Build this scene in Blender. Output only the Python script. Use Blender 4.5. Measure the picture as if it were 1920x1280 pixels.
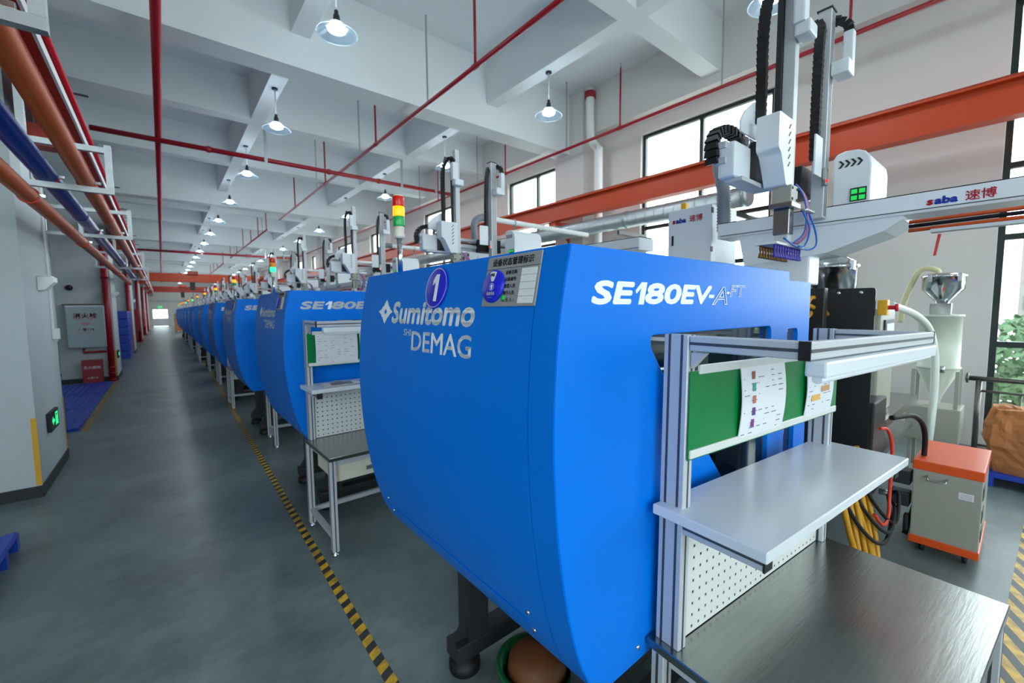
import bpy, bmesh, math, random
from mathutils import Vector, Matrix
from mathutils.geometry import tessellate_polygon
random.seed(7)
for o in list(bpy.data.objects): bpy.data.objects.remove(o)
S = bpy.context.scene
COL = S.collection

# ------------------------------------------------------------------ camera
F_PX = 797.0
def _n(v): return v.normalized()
Yc = _n(Vector((304-960, 584-640, F_PX)))
Xc = Vector((1935-960, 568-640, F_PX)); Xc = _n(Xc - Yc*Xc.dot(Yc))
Zc = Xc.cross(Yc)
if Zc.y > 0: Zc = -Zc
cam_d = bpy.data.cameras.new('camera'); cam = bpy.data.objects.new('camera', cam_d); COL.objects.link(cam)
M3 = Matrix(((Xc.x, -Xc.y, -Xc.z), (Yc.x, -Yc.y, -Yc.z), (Zc.x, -Zc.y, -Zc.z)))
cam.matrix_world = Matrix.Translation((0, 0, 1.75)) @ M3.to_4x4()
cam_d.sensor_width = 36.0; cam_d.lens = F_PX/1920*36
cam_d.clip_start = 0.05; cam_d.clip_end = 400
cam_d.dof.use_dof = True; cam_d.dof.focus_distance = 1.5; cam_d.dof.aperture_fstop = 3.2
S.camera = cam

# ------------------------------------------------------------------ world, exposure
w = bpy.data.worlds.new('overcast'); S.world = w; w.use_nodes = True
nt = w.node_tree; nt.nodes.clear()
bg = nt.nodes.new('ShaderNodeBackground'); wo = nt.nodes.new('ShaderNodeOutputWorld')
bg.inputs['Color'].default_value = (0.86, 0.95, 1.0, 1); bg.inputs['Strength'].default_value = 10.0
nt.links.new(bg.outputs[0], wo.inputs[0])
LAMP_W = 40.0
vs = S.view_settings
S.display_settings.display_device = 'sRGB'
vs.view_transform = 'Standard'; vs.look = 'None'; vs.gamma = 1.0; vs.use_curve_mapping = False
vs.exposure = -0.08

# ------------------------------------------------------------------ materials
def lin(c): return tuple(((v/255)/12.92 if v/255 <= .04045 else ((v/255+.055)/1.055)**2.4) for v in c)
MATS = {}
def mat(name, rgb, rough=.5, metal=0., var=.06, scale=6., bump=0., spec=.5, coat=0., emit=None, es=0., alpha=None, aniso=None):
    if name in MATS: return MATS[name]
    m = bpy.data.materials.new(name); m.use_nodes = True; t = m.node_tree
    b = t.nodes['Principled BSDF']; c = lin(rgb)
    tc = t.nodes.new('ShaderNodeTexCoord'); mp = t.nodes.new('ShaderNodeMapping')
    nz = t.nodes.new('ShaderNodeTexNoise'); nz.inputs['Scale'].default_value = scale; nz.inputs['Detail'].default_value = 5
    t.links.new(tc.outputs['Object'], mp.inputs[0]); t.links.new(mp.outputs[0], nz.inputs['Vector'])
    if aniso: mp.inputs['Scale'].default_value = aniso
    mx = t.nodes.new('ShaderNodeMix'); mx.data_type = 'RGBA'
    mx.inputs[6].default_value = tuple(max(0, v*(1-var)) for v in c)+(1,)
    mx.inputs[7].default_value = tuple(min(1, v*(1+var)+var*.01) for v in c)+(1,)
    t.links.new(nz.outputs['Fac'], mx.inputs[0]); t.links.new(mx.outputs[2], b.inputs['Base Color'])
    b.inputs['Roughness'].default_value = rough; b.inputs['Metallic'].default_value = metal
    b.inputs['Specular IOR Level'].default_value = spec; b.inputs['Coat Weight'].default_value = coat
    if emit: b.inputs['Emission Color'].default_value = lin(emit)+(1,); b.inputs['Emission Strength'].default_value = es
    if bump:
        bp = t.nodes.new('ShaderNodeBump'); bp.inputs['Strength'].default_value = bump; bp.inputs['Distance'].default_value = .01
        t.links.new(nz.outputs['Fac'], bp.inputs['Height']); t.links.new(bp.outputs[0], b.inputs['Normal'])
    if alpha is not None: b.inputs['Alpha'].default_value = alpha
    MATS[name] = m
    return m
def glass(name, tint=(.95, .98, .97), refl=.12, rough=0.02):
    m = bpy.data.materials.new(name); m.use_nodes = True; t = m.node_tree; t.nodes.clear()
    o = t.nodes.new('ShaderNodeOutputMaterial'); mix = t.nodes.new('ShaderNodeMixShader')
    tr = t.nodes.new('ShaderNodeBsdfTransparent'); gl = t.nodes.new('ShaderNodeBsdfGlossy'); lw = t.nodes.new('ShaderNodeLayerWeight'); lw.inputs[0].default_value = .5; fr = t.nodes.new('ShaderNodeMath'); fr.operation = 'POWER'; fr.inputs[1].default_value = 4.5; t.links.new(lw.outputs['Facing'], fr.inputs[0])
    tr.inputs[0].default_value = tint+(1,); gl.inputs['Roughness'].default_value = rough
    ad = t.nodes.new('ShaderNodeMath'); ad.operation = 'ADD'; ad.use_clamp = True; ad.inputs[1].default_value = refl
    nz = t.nodes.new('ShaderNodeTexNoise'); nz.inputs['Scale'].default_value = 3
    ml = t.nodes.new('ShaderNodeMath'); ml.operation = 'MULTIPLY_ADD'; ml.inputs[1].default_value = .02
    t.links.new(nz.outputs['Fac'], ml.inputs[0]); t.links.new(fr.outputs[0], ml.inputs[2])
    t.links.new(ml.outputs[0], ad.inputs[0]); t.links.new(ad.outputs[0], mix.inputs[0])
    t.links.new(tr.outputs[0], mix.inputs[1]); t.links.new(gl.outputs[0], mix.inputs[2]); t.links.new(mix.outputs[0], o.inputs[0])
    return m

BLUE = mat('machine_blue', (0, 116, 222), .36, 0, .03, 3, .0, .14)
WHITEP = mat('white_print', (236, 240, 242), .5)
BLACK = mat('black_steel', (22, 23, 26), .45)
DKGREY = mat('dark_grey_paint', (40, 42, 46), .5)
ALU = mat('anodised_aluminium', (196, 200, 204), .46, .25, .05, 30)
ALUD = mat('aluminium_groove', (92, 96, 100), .45, .7)
STEEL = mat('brushed_stainless', (158, 160, 157), .25, 1., .16, 9, .03, aniso=(1, 14, 1))
CHROME = mat('polished_steel', (205, 207, 210), .14, 1., .05)
GALV = mat('galvanised_steel', (176, 182, 186), .4, .85, .18, 14, .1)
ROBOT = mat('robot_white', (222, 228, 234), .35, 0, .03)
PLASTIC_W = mat('white_laminate', (214, 219, 224), .22, 0, .03, 4)
PEGW = mat('pegboard_white', (216, 218, 214), .4, 0, .04)
IVORY = mat('ivory_steel', (214, 210, 190), .4)
GREEN = mat('green_plastic', (0, 122, 60), .3, 0, .05)
PAPER = mat('paper', (226, 228, 232), .55, 0, .03)
INK = mat('print_grey', (120, 124, 134), .6)
INKB = mat('print_black', (24, 24, 28), .6)
RED_P = mat('red_pipe', (150, 8, 30), .38, 0, .08)
ORANGE_P = mat('orange_pipe', (176, 80, 24), .45, 0, .14, 5)
BLUE_P = mat('blue_pipe', (20, 58, 150), .3, 0, .12, 6)
CRANE = mat('crane_orange', (192, 64, 14), .45, 0, .07)
CRANED = mat('crane_red', (150, 36, 14), .45, 0, .07)
WALLW = mat('white_wall', (216, 213, 209), .7, 0, .03, 2, .04)
CEILW = mat('ceiling_white', (226, 230, 231), .75, 0, .03, 1.5, .03)
FRAMEK = mat('window_frame', (18, 34, 34), .4)
RUBBER = mat('black_rubber', (14, 14, 15), .6)
CHAIN = mat('cable_chain', (16, 16, 18), .5)
YELLOW = mat('yellow_paint', (226, 168, 20), .45, 0, .1)
YHOSE = mat('yellow_hose', (206, 146, 22), .4, 0, .1)
RHOSE = mat('red_hose', (214, 60, 40), .4)
BHOSE = mat('blue_hose', (20, 96, 190), .35)
OHOSE = mat('orange_hose', (232, 96, 36), .4)
GREYHOSE = mat('grey_hose', (136, 142, 152), .5)
BLUEPAL = mat('blue_pallet', (22, 66, 178), .4, 0, .08)
DISC = mat('sign_blue', (22, 34, 200), .38, 0, .03)
BRUSHSIGN = mat('brushed_sign', (158, 160, 162), .42, .2, .08, 40, aniso=(1, .1, 1))
CREAM = mat('cream_hopper', (206, 214, 198), .4)
GREYCAB = mat('grey_cabinet', (158, 158, 146), .42)
ORANGE_C = mat('orange_cabinet', (226, 84, 24), .35)
KRAFT = mat('kraft_paper', (178, 112, 62), .7, 0, .16, 7, .5)
GLASSM = glass('guard_glass', (.84, .87, .88), .10)
WINGL = glass('window_glass', (.95, .985, .98), .02)
PVC = mat('pvc_white', (232, 234, 234), .4)
BEIGE = mat('grey_box', (196, 200, 200), .45)
LOGO_R = mat('logo_red', (206, 24, 48), .4)
LOGO_B = mat('logo_blue', (36, 70, 190), .4)

# ------------------------------------------------------------------ mesh builder
class MB:
    def __init__(s): s.v = []; s.f = []; s.sm = []
    def add(s, vs_, fs, smooth=False):
        k = len(s.v); s.v += [tuple(p) for p in vs_]
        s.f += [tuple(i+k for i in q) for q in fs]; s.sm += [smooth]*len(fs); return s
    def box(s, x0, x1, y0, y1, z0, z1):
        p = [(x0, y0, z0), (x1, y0, z0), (x1, y1, z0), (x0, y1, z0), (x0, y0, z1), (x1, y0, z1), (x1, y1, z1), (x0, y1, z1)]
        return s.add(p, [(0, 3, 2, 1), (4, 5, 6, 7), (0, 1, 5, 4), (1, 2, 6, 5), (2, 3, 7, 6), (3, 0, 4, 7)])
    def bbox(s, x0, x1, y0, y1, z0, z1, r=.01, seg=2):
        bm = bmesh.new(); bmesh.ops.create_cube(bm, size=1)
        for v in bm.verts: v.co = Vector(((x0+x1)/2+v.co.x*(x1-x0), (y0+y1)/2+v.co.y*(y1-y0), (z0+z1)/2+v.co.z*(z1-z0)))
        bmesh.ops.bevel(bm, geom=bm.edges[:], offset=r, segments=seg, affect='EDGES', profile=.6)
        bm.verts.index_update(); s.add([v.co[:] for v in bm.verts], [[v.index for v in f.verts] for f in bm.faces], False); bm.free(); return s
    def tube(s, pts, r, seg=12, caps=True, closed=False):
        P = [Vector(p) for p in pts]; n = len(P); rings = []
        up = Vector((0, 0, 1)); k0 = len(s.v)
        t0 = (P[1]-P[0]).normalized()
        a = t0.cross(up if abs(t0.z) < .95 else Vector((1, 0, 0))).normalized()
        for i in range(n):
            t = (P[min(i+1, n-1)]-P[max(i-1, 0)])
            if t.length < 1e-9: t = t0
            t.normalize(); a = (a-t*a.dot(t)).normalized(); b = t.cross(a)
            rr = r[i] if isinstance(r, (list, tuple)) else r
            s.v += [tuple(P[i]+(a*math.cos(2*math.pi*j/seg)+b*math.sin(2*math.pi*j/seg))*rr) for j in range(seg)]
        for i in range(n-1):
            for j in range(seg):
                q = k0+i*seg; j2 = (j+1) % seg
                s.f.append((q+j, q+j2, q+seg+j2, q+seg+j)); s.sm.append(True)
        if caps:
            s.f.append(tuple(k0+j for j in range(seg))[::-1]); s.sm.append(False)
            s.f.append(tuple(k0+(n-1)*seg+j for j in range(seg))); s.sm.append(False)
        return s
    def cyl(s, p0, p1, r, seg=16): return s.tube([p0, p1], r, seg)
    def lathe(s, prof, c=(0, 0, 0), seg=24, axis='z'):
        k0 = len(s.v)
        for (r, z) in prof:
            for j in range(seg):
                a = 2*math.pi*j/seg; x, y = r*math.cos(a), r*math.sin(a)
                p = (x, y, z) if axis == 'z' else ((z, x, y) if axis == 'x' else (x, z, y))
                s.v.append((c[0]+p[0], c[1]+p[1], c[2]+p[2]))
        for i in range(len(prof)-1):
            for j in range(seg):
                j2 = (j+1) % seg; q = k0+i*seg
                s.f.append((q+j, q+j2, q+seg+j2, q+seg+j)); s.sm.append(True)
        return s
    def plate(s, outer, holes, axis, a, b):
        """2D polygon (+holes) extruded from a to b along axis"""
        loops = [outer]+list(holes); flat = [p for L in loops for p in L]
        tri = tessellate_polygon([[Vector((p[0], p[1], 0)) for p in L] for L in loops])
        def P(p, t): return (t, p[0], p[1]) if axis == 'x' else ((p[0], t, p[1]) if axis == 'y' else (p[0], p[1], t))
        n = len(flat); vs_ = [P(p, a) for p in flat]+[P(p, b) for p in flat]
        fs = [tuple(q) for q in tri]+[tuple(i+n for i in reversed(q)) for q in tri]
        o = 0
        for L in loops:
            m = len(L)
            for i in range(m): fs.append((o+i, o+(i+1) % m, n+o+(i+1) % m, n+o+i))
            o += m
        return s.add(vs_, fs)
    def build(s, name, m, parent=None, loc=None, bevel=0, recalc=True, uvy=None):
        me = bpy.data.meshes.new(name); me.from_pydata(s.v, [], s.f)
        me.polygons.foreach_set('use_smooth', s.sm); me.update()
        if recalc:
            bm = bmesh.new(); bm.from_mesh(me); bmesh.ops.recalc_face_normals(bm, faces=bm.faces[:]); bm.to_mesh(me); bm.free()
        o = bpy.data.objects.new(name, me); COL.objects.link(o)
        if m: me.materials.append(m)
        if parent: o.parent = parent
        if loc: o.location = loc
        if bevel:
            bv = o.modifiers.new('bevel', 'BEVEL'); bv.width = bevel; bv.segments = 2; bv.limit_method = 'ANGLE'; bv.angle_limit = math.radians(40)
        return o
def B(x0, x1, y0, y1, z0, z1): return MB().box(x0, x1, y0, y1, z0, z1)
def RB(x0, x1, y0, y1, z0, z1, r=.01, seg=2): return MB().bbox(x0, x1, y0, y1, z0, z1, r, seg)
def T(pts, r, seg=10): return MB().tube(pts, r, seg)

def tag(o, label=None, cat=None, group=None, kind=None):
    if label: o['label'] = label
    if cat: o['category'] = cat
    if group: o['group'] = group
    if kind: o['kind'] = kind
    return o
def empty(name, loc=(0, 0, 0), rot=(0, 0, 0)):
    o = bpy.data.objects.new(name, None); COL.objects.link(o); o.location = loc; o.rotation_euler = rot; o.empty_display_size = .1; return o
CH = {}
def kids(o): return [c for c in o.children]
def copy_tree(o, parent=None):
    c = o.copy(); COL.objects.link(c); c.parent = parent
    for ch in kids(o): copy_tree(ch, c)
    return c
def catmull(P, n=6):
    out = []; P = [Vector(p) for p in P]; Q = [P[0]*2-P[1]]+P+[P[-1]*2-P[-2]]
    for i in range(1, len(Q)-2):
        for k in range(n):
            t = k/n; a, b, c, d = Q[i-1], Q[i], Q[i+1], Q[i+2]
            out.append(.5*((2*b)+(c-a)*t+(2*a-5*b+4*c-d)*t*t+(3*b-a-3*c+d)*t**3))
    out.append(P[-1]); return out

# text as mesh, in local axes right/up given
def text(name, s_, size, m, parent, origin, right, up, xs=1., shear=0., bold=0., align='LEFT', lift=.0012, fn=None, sp=1., outline=False, valign='TOP_BASELINE', fit=None):
    cu = bpy.data.curves.new(name, 'FONT'); cu.body = s_; cu.size = size; cu.shear = shear; cu.space_character = sp
    cu.align_x = align; cu.resolution_u = 3; cu.align_y = valign
    if outline: cu.fill_mode = 'NONE'; cu.bevel_depth = size*.022; cu.bevel_resolution = 0
    else: cu.extrude = 0.0
    o = bpy.data.objects.new(name, cu); COL.objects.link(o)
    dg = bpy.context.evaluated_depsgraph_get(); me = bpy.data.meshes.new_from_object(o.evaluated_get(dg))
    bpy.data.objects.remove(o)
    R_, U = Vector(right), Vector(up); N = R_.cross(U); O = Vector(origin)
    if bold:
        V0 = [v.co.copy() for v in me.vertices]; F0 = [tuple(p.vertices) for p in me.polygons]; V = []; F_ = []
        for (dx, dy) in ((0, 0), (bold/xs, 0), (-bold/xs, 0), (0, bold), (0, -bold), (.7*bold/xs, .7*bold), (-.7*bold/xs, .7*bold), (.7*bold/xs, -.7*bold), (-.7*bold/xs, -.7*bold)):
            k = len(V); V += [(v.x+dx, v.y+dy, 0) for v in V0]; F_ += [tuple(i+k for i in f) for f in F0]
        me = bpy.data.meshes.new(name); me.from_pydata(V, [], F_); me.update()
    if fit:
        X_ = [v.co.x for v in me.vertices]; Y_ = [v.co.y for v in me.vertices]; x0_, x1_, y0_, y1_ = min(X_), max(X_), min(Y_), max(Y_)
        for v in me.vertices: v.co.x = (v.co.x-x0_)/(x1_-x0_)*fit[0]/xs; v.co.y = (v.co.y-y0_)/(y1_-y0_)*fit[1]
    for v in me.vertices:
        p = O+R_*v.co.x*xs+U*v.co.y+N*(lift+v.co.z)
        v.co = fn(p) if fn else p
    me.materials.clear(); me.materials.append(m); me.name = name
    q = bpy.data.objects.new(name, me); COL.objects.link(q); q.parent = parent
    return q
ORD = ['first', 'second', 'third', 'fourth', 'fifth', 'sixth', 'seventh', 'eighth', 'ninth', 'tenth', 'eleventh', 'twelfth', 'thirteenth', 'fourteenth', 'fifteenth', 'sixteenth', 'seventeenth', 'eighteenth', 'nineteenth', 'twentieth']

# ================================================================== SETTING
XW = 7.65; XL = -5.0; Y0 = -4.5; Y1 = 66.0; ZC = 6.4; ZS = 5.6; ZM = 5.16
def floor_mat():
    m = bpy.data.materials.new('sealed_concrete'); m.use_nodes = True; t = m.node_tree; b = t.nodes['Principled BSDF']
    tc = t.nodes.new('ShaderNodeTexCoord')
    def noise(sc, det, x=None):
        n = t.nodes.new('ShaderNodeTexNoise'); n.inputs['Scale'].default_value = sc; n.inputs['Detail'].default_value = det; n.inputs['Roughness'].default_value = .62
        if x:
            mp = t.nodes.new('ShaderNodeMapping'); mp.inputs['Scale'].default_value = x; mp.inputs['Rotation'].default_value = (0, 0, .5)
            t.links.new(tc.outputs['Object'], mp.inputs[0]); t.links.new(mp.outputs[0], n.inputs['Vector'])
        else: t.links.new(tc.outputs['Object'], n.inputs['Vector'])
        return n
    n1 = noise(1.6, 8); n2 = noise(7, 6, (1, 2.2, 1)); n3 = noise(60, 2)
    a = t.nodes.new('ShaderNodeMath'); a.operation = 'MULTIPLY_ADD'; a.inputs[1].default_value = .45
    t.links.new(n2.outputs['Fac'], a.inputs[0]); t.links.new(n1.outputs['Fac'], a.inputs[2])
    r = t.nodes.new('ShaderNodeValToRGB'); e = r.color_ramp.elements
    e[0].position = .45; e[0].color = lin((78, 89, 90))+(1,); e[1].position = .98; e[1].color = lin((124, 138, 138))+(1,)
    t.links.new(a.outputs[0], r.inputs[0]); t.links.new(r.outputs[0], b.inputs['Base Color'])
    rr = t.nodes.new('ShaderNodeMapRange'); rr.inputs[3].default_value = .26; rr.inputs[4].default_value = .48
    t.links.new(n2.outputs['Fac'], rr.inputs[0]); t.links.new(rr.outputs[0], b.inputs['Roughness'])
    bp = t.nodes.new('ShaderNodeBump'); bp.inputs['Strength'].default_value = .06; bp.inputs['Distance'].default_value = .01
    t.links.new(n3.outputs['Fac'], bp.inputs['Height']); t.links.new(bp.outputs[0], b.inputs['Normal'])
    return m
FLOORM = floor_mat()
tag(B(XL-.2, XW+.3, Y0, Y1+.2, -.2, 0).build('floor', FLOORM), kind='structure')
ceiling = tag(B(XL-.2, XW+.3, Y0, Y1+.2, ZC, ZC+.2).build('ceiling', CEILW), kind='structure')
mains = [-3.1+10.05*k for k in range(0, 7)]
for y in mains:
    B(XL, XW, y-.21, y+.21, ZM, ZC).build('main_beam', CEILW, ceiling)
secs = []
for y in mains: secs += [y+3.4-.15, y+6.7-.15]
for y in secs:
    if y < Y1-1: B(XL, XW, y, y+.3, ZS, ZC).build('cross_beam', CEILW, ceiling)
for x in (-1.72, 1.60, 4.97):
    B(x, x+.25, Y0, Y1, ZS+.001, ZC).build('long_beam', CEILW, ceiling)
    if x > 0: MB().tube([(x+.25+.012, Y0, ZS+.04), (x+.25+.012, Y1, ZS+.04)], .012, 6).build('conduit', PVC, ceiling)
# wall right with openings
WIN = [(-2.1, .3), (2.75, 5.17), (7.2, 9.45), (12.0, 14.4), (17.35, 19.7), (22.1, 24.5), (27.4, 29.8), (32.2, 34.6), (37.4, 39.8), (42.2, 44.6), (47.4, 49.8), (52.2, 54.6), (57.4, 59.8)]
ZSILL, ZHEAD = .2, 5.2
wr = empty('wall_right', (XW, 0, 0)); tag(wr, kind='structure')
edges = [Y0]+[v for ab in WIN for v in ab]+[Y1]
mb = MB()
for i in range(0, len(edges), 2): mb.box(0, .25, edges[i], edges[i+1], 0, ZC)
for a, b in WIN: mb.box(0, .25, a, b, 0, ZSILL); mb.box(0, .25, a, b, ZHEAD, ZC)
mb.build('wall_surface', WALLW, wr)
for y in mains[1:]:
    B(-.4, 0, y-.6, y+.25, 0, ZC).build('pilaster', WALLW, wr)
B(-.32, 0, Y0, Y1, ZHEAD+.25, ZC-.001).build('edge_beam', WALLW, wr)
for i, (a, b) in enumerate(WIN):
    r = tag(empty('window_%d' % (i+1), (XW+.12, a, ZSILL)), kind='structure')
    w_, h_ = b-a, ZHEAD-ZSILL; f = .06; mb = MB()
    mb.box(-.04, .04, 0, f, 0, h_).box(-.04, .04, w_-f, w_, 0, h_).box(-.04, .04, f, w_-f, 0, f).box(-.04, .04, f, w_-f, h_-f, h_)
    mb.build('window_frame', FRAMEK, r)
    mull = [w_/2] if i else [w_/3, 2*w_/3]
    for q in mull: B(-.04, .04, q-.035, q+.035, f, h_-f).build('mullion', FRAMEK, r)
    tz = [1.06, 2.33, 3.15] if i < 4 else [2.0]
    for q in tz:
        for c0, c1 in zip([f]+[m_+.035 for m_ in mull], [m_-.035 for m_ in mull]+[w_-f]): B(-.04, .04, c0, c1, q-.035, q+.035).build('transom', FRAMEK, r)
    ys = [f]+mull+[w_-f]; zs = [f]+tz+[h_-f]
    for c in range(len(ys)-1):
        for d in range(len(zs)-1):
            B(-.004, .004, ys[c]+.0, ys[c+1], zs[d], zs[d+1]).build('pane', WINGL, r)
    B(-.14, -.06, -.0, w_, -.03, .005).build('window_sill', WALLW, r)
    la = bpy.data.lights.new('daylight_portal', 'AREA'); la.shape = 'RECTANGLE'; la.size = h_; la.size_y = w_; la.cycles.is_portal = True
    lo = bpy.data.objects.new('daylight_portal', la); COL.objects.link(lo); lo.location = (XW+.3, (a+b)/2, (ZSILL+ZHEAD)/2); lo.rotation_euler = (0, math.radians(90), 0)
# other walls
wl = tag(empty('wall_left', (XL, 0, 0)), kind='structure')
WLW_FILL = (-3.4, -.5); mb = MB(); mb.box(-.2, 0, Y0, WLW_FILL[0], 0, ZC).box(-.2, 0, WLW_FILL[1], Y1, 0, ZC).box(-.2, 0, WLW_FILL[0], WLW_FILL[1], 0, 1.5).box(-.2, 0, WLW_FILL[0], WLW_FILL[1], 3.8, ZC)
mb.build('wall_surface', mat('storage_grey', (168, 174, 176), .8), wl)
r = tag(empty('window_%d' % (len(WIN)+9), (XL-.1, WLW_FILL[0], 1.5)), kind='structure'); w_, h_ = WLW_FILL[1]-WLW_FILL[0], 2.3; f = .06; mb = MB()  # unseen window, added to brighten the nearest machine's curved end
mb.box(-.04, .04, 0, f, 0, h_).box(-.04, .04, w_-f, w_, 0, h_).box(-.04, .04, f, w_-f, 0, f).box(-.04, .04, f, w_-f, h_-f, h_).box(-.04, .04, w_/2-.03, w_/2+.03, f, h_-f)
mb.build('window_frame', FRAMEK, r)
for c0, c1 in ((f, w_/2), (w_/2, w_-f)): B(-.004, .004, c0, c1, f, h_-f).build('pane', WINGL, r)
la = bpy.data.lights.new('daylight_portal', 'AREA'); la.shape = 'RECTANGLE'; la.size = h_; la.size_y = w_; la.cycles.is_portal = True
lo = bpy.data.objects.new('daylight_portal', la); COL.objects.link(lo); lo.location = (XL-.3, sum(WLW_FILL)/2, 2.65); lo.rotation_euler = (0, math.radians(-90), 0)
wb = tag(empty('wall_behind', (0, Y0, 0)), kind='structure')
WB_FILL = [(-3.4, -1.4), (-.4, 1.6), (4.6, 6.2)]; eb_ = [XL]+[v for ab in WB_FILL for v in ab]+[XW]; mb = MB()
for i in range(0, len(eb_), 2): mb.box(eb_[i], eb_[i+1], -.25, 0, 0, ZC)
for a, b in WB_FILL: mb.box(a, b, -.25, 0, 0, .9); mb.box(a, b, -.25, 0, 4.5, ZC)
mb.build('wall_surface', WALLW, wb)
for i, (a, b) in enumerate(WB_FILL):
    r = tag(empty('window_%d' % (len(WIN)+1+i), (a, Y0-.12, .9)), kind='structure'); w_, h_ = b-a, 3.6; f = .06; mb = MB()  # invented windows behind the camera, added as fill light on the nearest machine
    mb.box(0, f, -.04, .04, 0, h_).box(w_-f, w_, -.04, .04, 0, h_).box(f, w_-f, -.04, .04, 0, f).box(f, w_-f, -.04, .04, h_-f, h_).box(w_/2-.035, w_/2+.035, -.04, .04, f, h_-f).box(f, w_-f, -.04, .04, 2.2, 2.27)
    mb.build('window_frame', FRAMEK, r)
    for c0, c1 in ((f, w_/2), (w_/2, w_-f)):
        for d0, d1 in ((f, 2.2), (2.2, h_-f)): B(c0, c1, -.004, .004, d0, d1).build('pane', WINGL, r)
    la = bpy.data.lights.new('daylight_portal', 'AREA'); la.shape = 'RECTANGLE'; la.size = w_; la.size_y = h_; la.cycles.is_portal = True
    lo = bpy.data.objects.new('daylight_portal', la); COL.objects.link(lo); lo.location = ((a+b)/2, Y0-.3, 2.7); lo.rotation_euler = (math.radians(90), 0, 0)
wf = empty('wall_far', (0, Y1, 0)); tag(wf, kind='structure')
mb = MB(); mb.box(XL, -.9, 0, .2, 0, ZC).box(.55, XW, 0, .2, 0, ZC).box(-.9, .55, 0, .2, 2.05, ZC)
mb.build('wall_surface', WALLW, wf)
for z, h, m_ in ((4.2, .22, BEIGE), (3.0, .12, BEIGE)): B(XL, XW, -.25, -.02, z, z+h).build('pipe_cover', m_, wf)
dr = tag(empty('door_1', (-.9, Y1+.1, 0)), kind='structure')
mb = MB(); mb.box(0, .06, -.03, .03, 0, 2.05).box(1.39, 1.45, -.03, .03, 0, 2.05).box(.06, 1.39, -.03, .03, 1.99, 2.05).box(.42, .48, -.03, .03, 0, 1.99).box(.06, 1.39, -.03, .03, .9, .96)
mb.build('door_frame', PVC, dr)
for x0, x1 in ((.06, .42), (.48, 1.39)):
    B(x0, x1, -.005, .005, .96, 1.99).build('pane', WINGL, dr); B(x0, x1, -.012, .012, .02, .9).build('door_panel', PVC, dr)
la = bpy.data.lights.new('daylight_portal', 'AREA'); la.shape = 'RECTANGLE'; la.size = 1.45; la.size_y = 2.0; la.cycles.is_portal = True
lo = bpy.data.objects.new('daylight_portal', la); COL.objects.link(lo); lo.location = (-.17, Y1+.4, 1.02); lo.rotation_euler = (math.radians(-90), 0, 0)
ex = empty('exit_sign', (-.17, Y1-.06, 2.2)); tag(ex, 'green exit sign above the bright door at the far end', 'sign')
RB(-.2, .2, -.03, .03, 0, .18, .01).build('sign_box', mat('exit_green_lit', (20, 200, 110), .4, emit=(30, 220, 120), es=1.2), ex)
text('lettering', '安全出口', .09, WHITEP, ex, (0, -.031, .05), (1, 0, 0), (0, 0, 1), align='CENTER')

# columns on the left of the aisle
COLY = [5.9, 14.9, 24.0, 33.0, 42.0, 51.0]
COLW = mat('column_grey_white', (184, 192, 195), .7, 0, .04, 2, .04)
CGUARD = mat('guard_yellow', (214, 160, 24), .5, 0, .12)
BASEB = mat('baseboard_dark', (24, 28, 32), .5)
for i, y in enumerate(COLY):
    c = tag(empty('wall_column', (-.98, y, 0)), kind='structure')
    tag(c, 'white square column beside the aisle, %s from the camera' % ORD[i])
    B(-1.0, 0, 0, 1.4, 0, ZC).build('column_shaft', COLW, c)
    B(-1.012, .012, -.012, 1.412, 0, .11).build('baseboard', BASEB, c)
    B(-.035, .004, -.005, -.0002, .12, .76).build('corner_guard', CGUARD, c)
    B(-.0, .005, 1.37, 1.405, .12, .76).build('corner_guard', CGUARD, c)

# ================================================================== MACHINES  (local: x=0 is the curved end, y=0 operator side, floor z=0)
PITCH = 2.97; MX, MY = .72, .72; NM = 13
prof_k = [(.056, 1.905), (.032, 1.80), (.012, 1.68), (.001, 1.55), (-.004, 1.42), (.001, 1.28), (.013, 1.15), (.035, 1.01), (.060, .90), (.095, .79), (.135, .71), (.175, .655)]
PROF = [(p.x, p.y) for p in catmull([(a, b, 0) for a, b in prof_k], 4)]
def prof_x(z):
    for (x0, z0), (x1, z1) in zip(PROF, PROF[1:]):
        if z1 <= z <= z0: return x0+(x1-x0)*(z0-z)/(z0-z1)
    return PROF[0][0] if z > PROF[0][1] else PROF[-1][0]
def roundpoly(P, r, n=4):
    out = []; N_ = len(P)
    for i in range(N_):
        a, b, c = Vector(P[i-1]), Vector(P[i]), Vector(P[(i+1) % N_])
        d0, d1 = (a-b), (c-b); rr = min(r, d0.length*.45, d1.length*.45)
        p0, p1 = b+d0.normalized()*rr, b+d1.normalized()*rr
        for k in range(n+1):
            t = k/n; q = p0*(1-t)**2+b*2*t*(1-t)+p1*t*t; out.append((q.x, q.y))
    return out
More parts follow.
